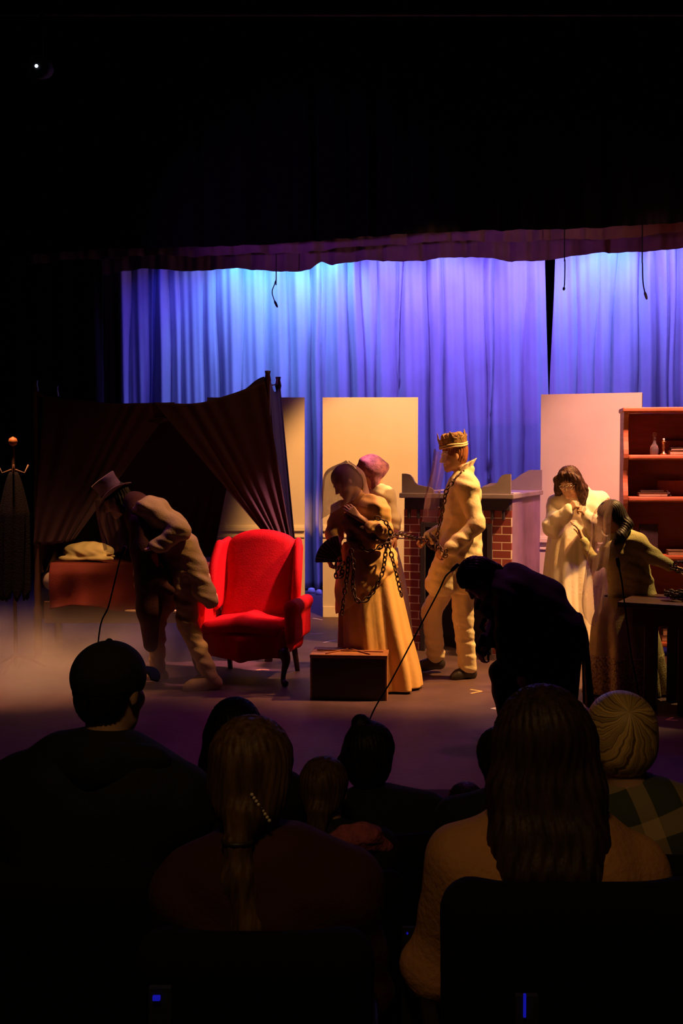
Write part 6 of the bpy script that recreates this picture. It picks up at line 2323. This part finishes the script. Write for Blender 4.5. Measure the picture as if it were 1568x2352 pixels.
# checked shirt: woven from procedural stripes
sh_ = [c for c in t.children if c.name.startswith('shirt')][0]
M_chk = bpy.data.materials.new('checked_cotton')
M_chk.use_nodes = True
nt = M_chk.node_tree
bs = nt.nodes['Principled BSDF']
bs.inputs['Roughness'].default_value = 0.85
tc = nt.nodes.new('ShaderNodeTexCoord')
sep = nt.nodes.new('ShaderNodeSeparateXYZ')
mp = nt.nodes.new('ShaderNodeMapping')
mp.inputs['Rotation'].default_value = (0, R(18), 0)
nt.links.new(tc.outputs['Object'], mp.inputs[0])
nt.links.new(mp.outputs[0], sep.inputs[0])
fx = mth('GREATER_THAN', mth('SINE', mth('MULTIPLY', sep.outputs[0], 52.0)), 0.35)
fz = mth('GREATER_THAN', mth('SINE', mth('MULTIPLY', sep.outputs[2], 52.0)), 0.35)
mx = nt.nodes.new('ShaderNodeMix')
mx.data_type = 'RGBA'
nt.links.new(mth('MULTIPLY', mth('ADD', fx, fz), 0.5), mx.inputs['Factor'])
mx.inputs['A'].default_value = (0.05, 0.06, 0.035, 1)
mx.inputs['B'].default_value = (0.50, 0.36, 0.20, 1)
nt.links.new(mx.outputs['Result'], bs.inputs[0])
sh_.data.materials[0] = M_chk

# tiny blue step lights in the dark aisle
for px, py, y, sz, lab in ((1204, 2308, 1.6, (0.004, 0.004, 0.035), 'thin upright blue sliver of light at the bottom right'), (360, 2290, 1.6, (0.011, 0.006, 0.007), 'tiny blue step light low at the left'), (935, 2143, 2.6, (0.004, 0.004, 0.005), 'tiny blue point of light under the camel coat')):
    p = W(px, py, y)
    tt = thing('step_light', lab, 'light', p)
    bm = BM()
    box2(bm, (p.x - sz[0] / 2, p.y - sz[1], p.z - sz[2] / 2), (p.x + sz[0] / 2, p.y, p.z + sz[2] / 2))
    obj('lens', bm, mat('blue_glow', (0, 0, 0.5), 0.5, emit=(0.005, 0.005, 0.28), estr=1), tt, bevel=0.001)
    bm = BM()
    box2(bm, (p.x - 0.012, p.y + 0.0005, -0.1 if y > 2.05 else 0.16), (p.x + 0.02, p.y + 0.012, p.z + 0.012))
    obj('post', bm, M_black, tt)
# low ground fog over the left of the stage
bm = BM()
box2(bm, (-4.4, 7.4, 0.003), (-0.7, 12.0, 0.75))
fog = obj('ground_fog', bm, None)
fog['kind'] = 'stuff'
tag(fog, 'low drifting stage fog over the floor around the bed at the left', 'fog')
M_fog = bpy.data.materials.new('fog')
M_fog.use_nodes = True
nt = M_fog.node_tree
nt.nodes.clear()
out = nt.nodes.new('ShaderNodeOutputMaterial')
pv_ = nt.nodes.new('ShaderNodeVolumeScatter')
pv_.inputs['Color'].default_value = (0.9, 0.85, 0.85, 1)
nt.links.new(pv_.outputs[0], out.inputs['Volume'])
tc = nt.nodes.new('ShaderNodeTexCoord')
sep = nt.nodes.new('ShaderNodeSeparateXYZ')
nt.links.new(tc.outputs['Object'], sep.inputs[0])
n_ = nt.nodes.new('ShaderNodeTexNoise')
n_.inputs['Scale'].default_value = 1.6
n_.inputs['Detail'].default_value = 3
nt.links.new(tc.outputs['Object'], n_.inputs['Vector'])
# denser near the floor, fading to the right and upwards
hz = mth('MAXIMUM', mth('SUBTRACT', 1.0, mth('DIVIDE', sep.outputs[2], 0.62)), 0.0)
hx_ = mth('MINIMUM', mth('MAXIMUM', mth('DIVIDE', mth('SUBTRACT', -0.9, sep.outputs[0]), 1.4), 0.0), 1.0)
hy_ = mth('MINIMUM', mth('MAXIMUM', mth('DIVIDE', mth('SUBTRACT', sep.outputs[1], 7.4), 1.2), 0.0), 1.0)
nn_ = mth('MAXIMUM', mth('MULTIPLY', mth('SUBTRACT', n_.outputs[0], 0.36), 3.2), 0.0)
den = mth('MULTIPLY', mth('MULTIPLY', mth('MULTIPLY', hz, hz), hx_), mth('MULTIPLY', nn_, hy_))
nt.links.new(mth('MULTIPLY', den, 5.0), pv_.inputs['Density'])
fog.data.materials.append(M_fog)
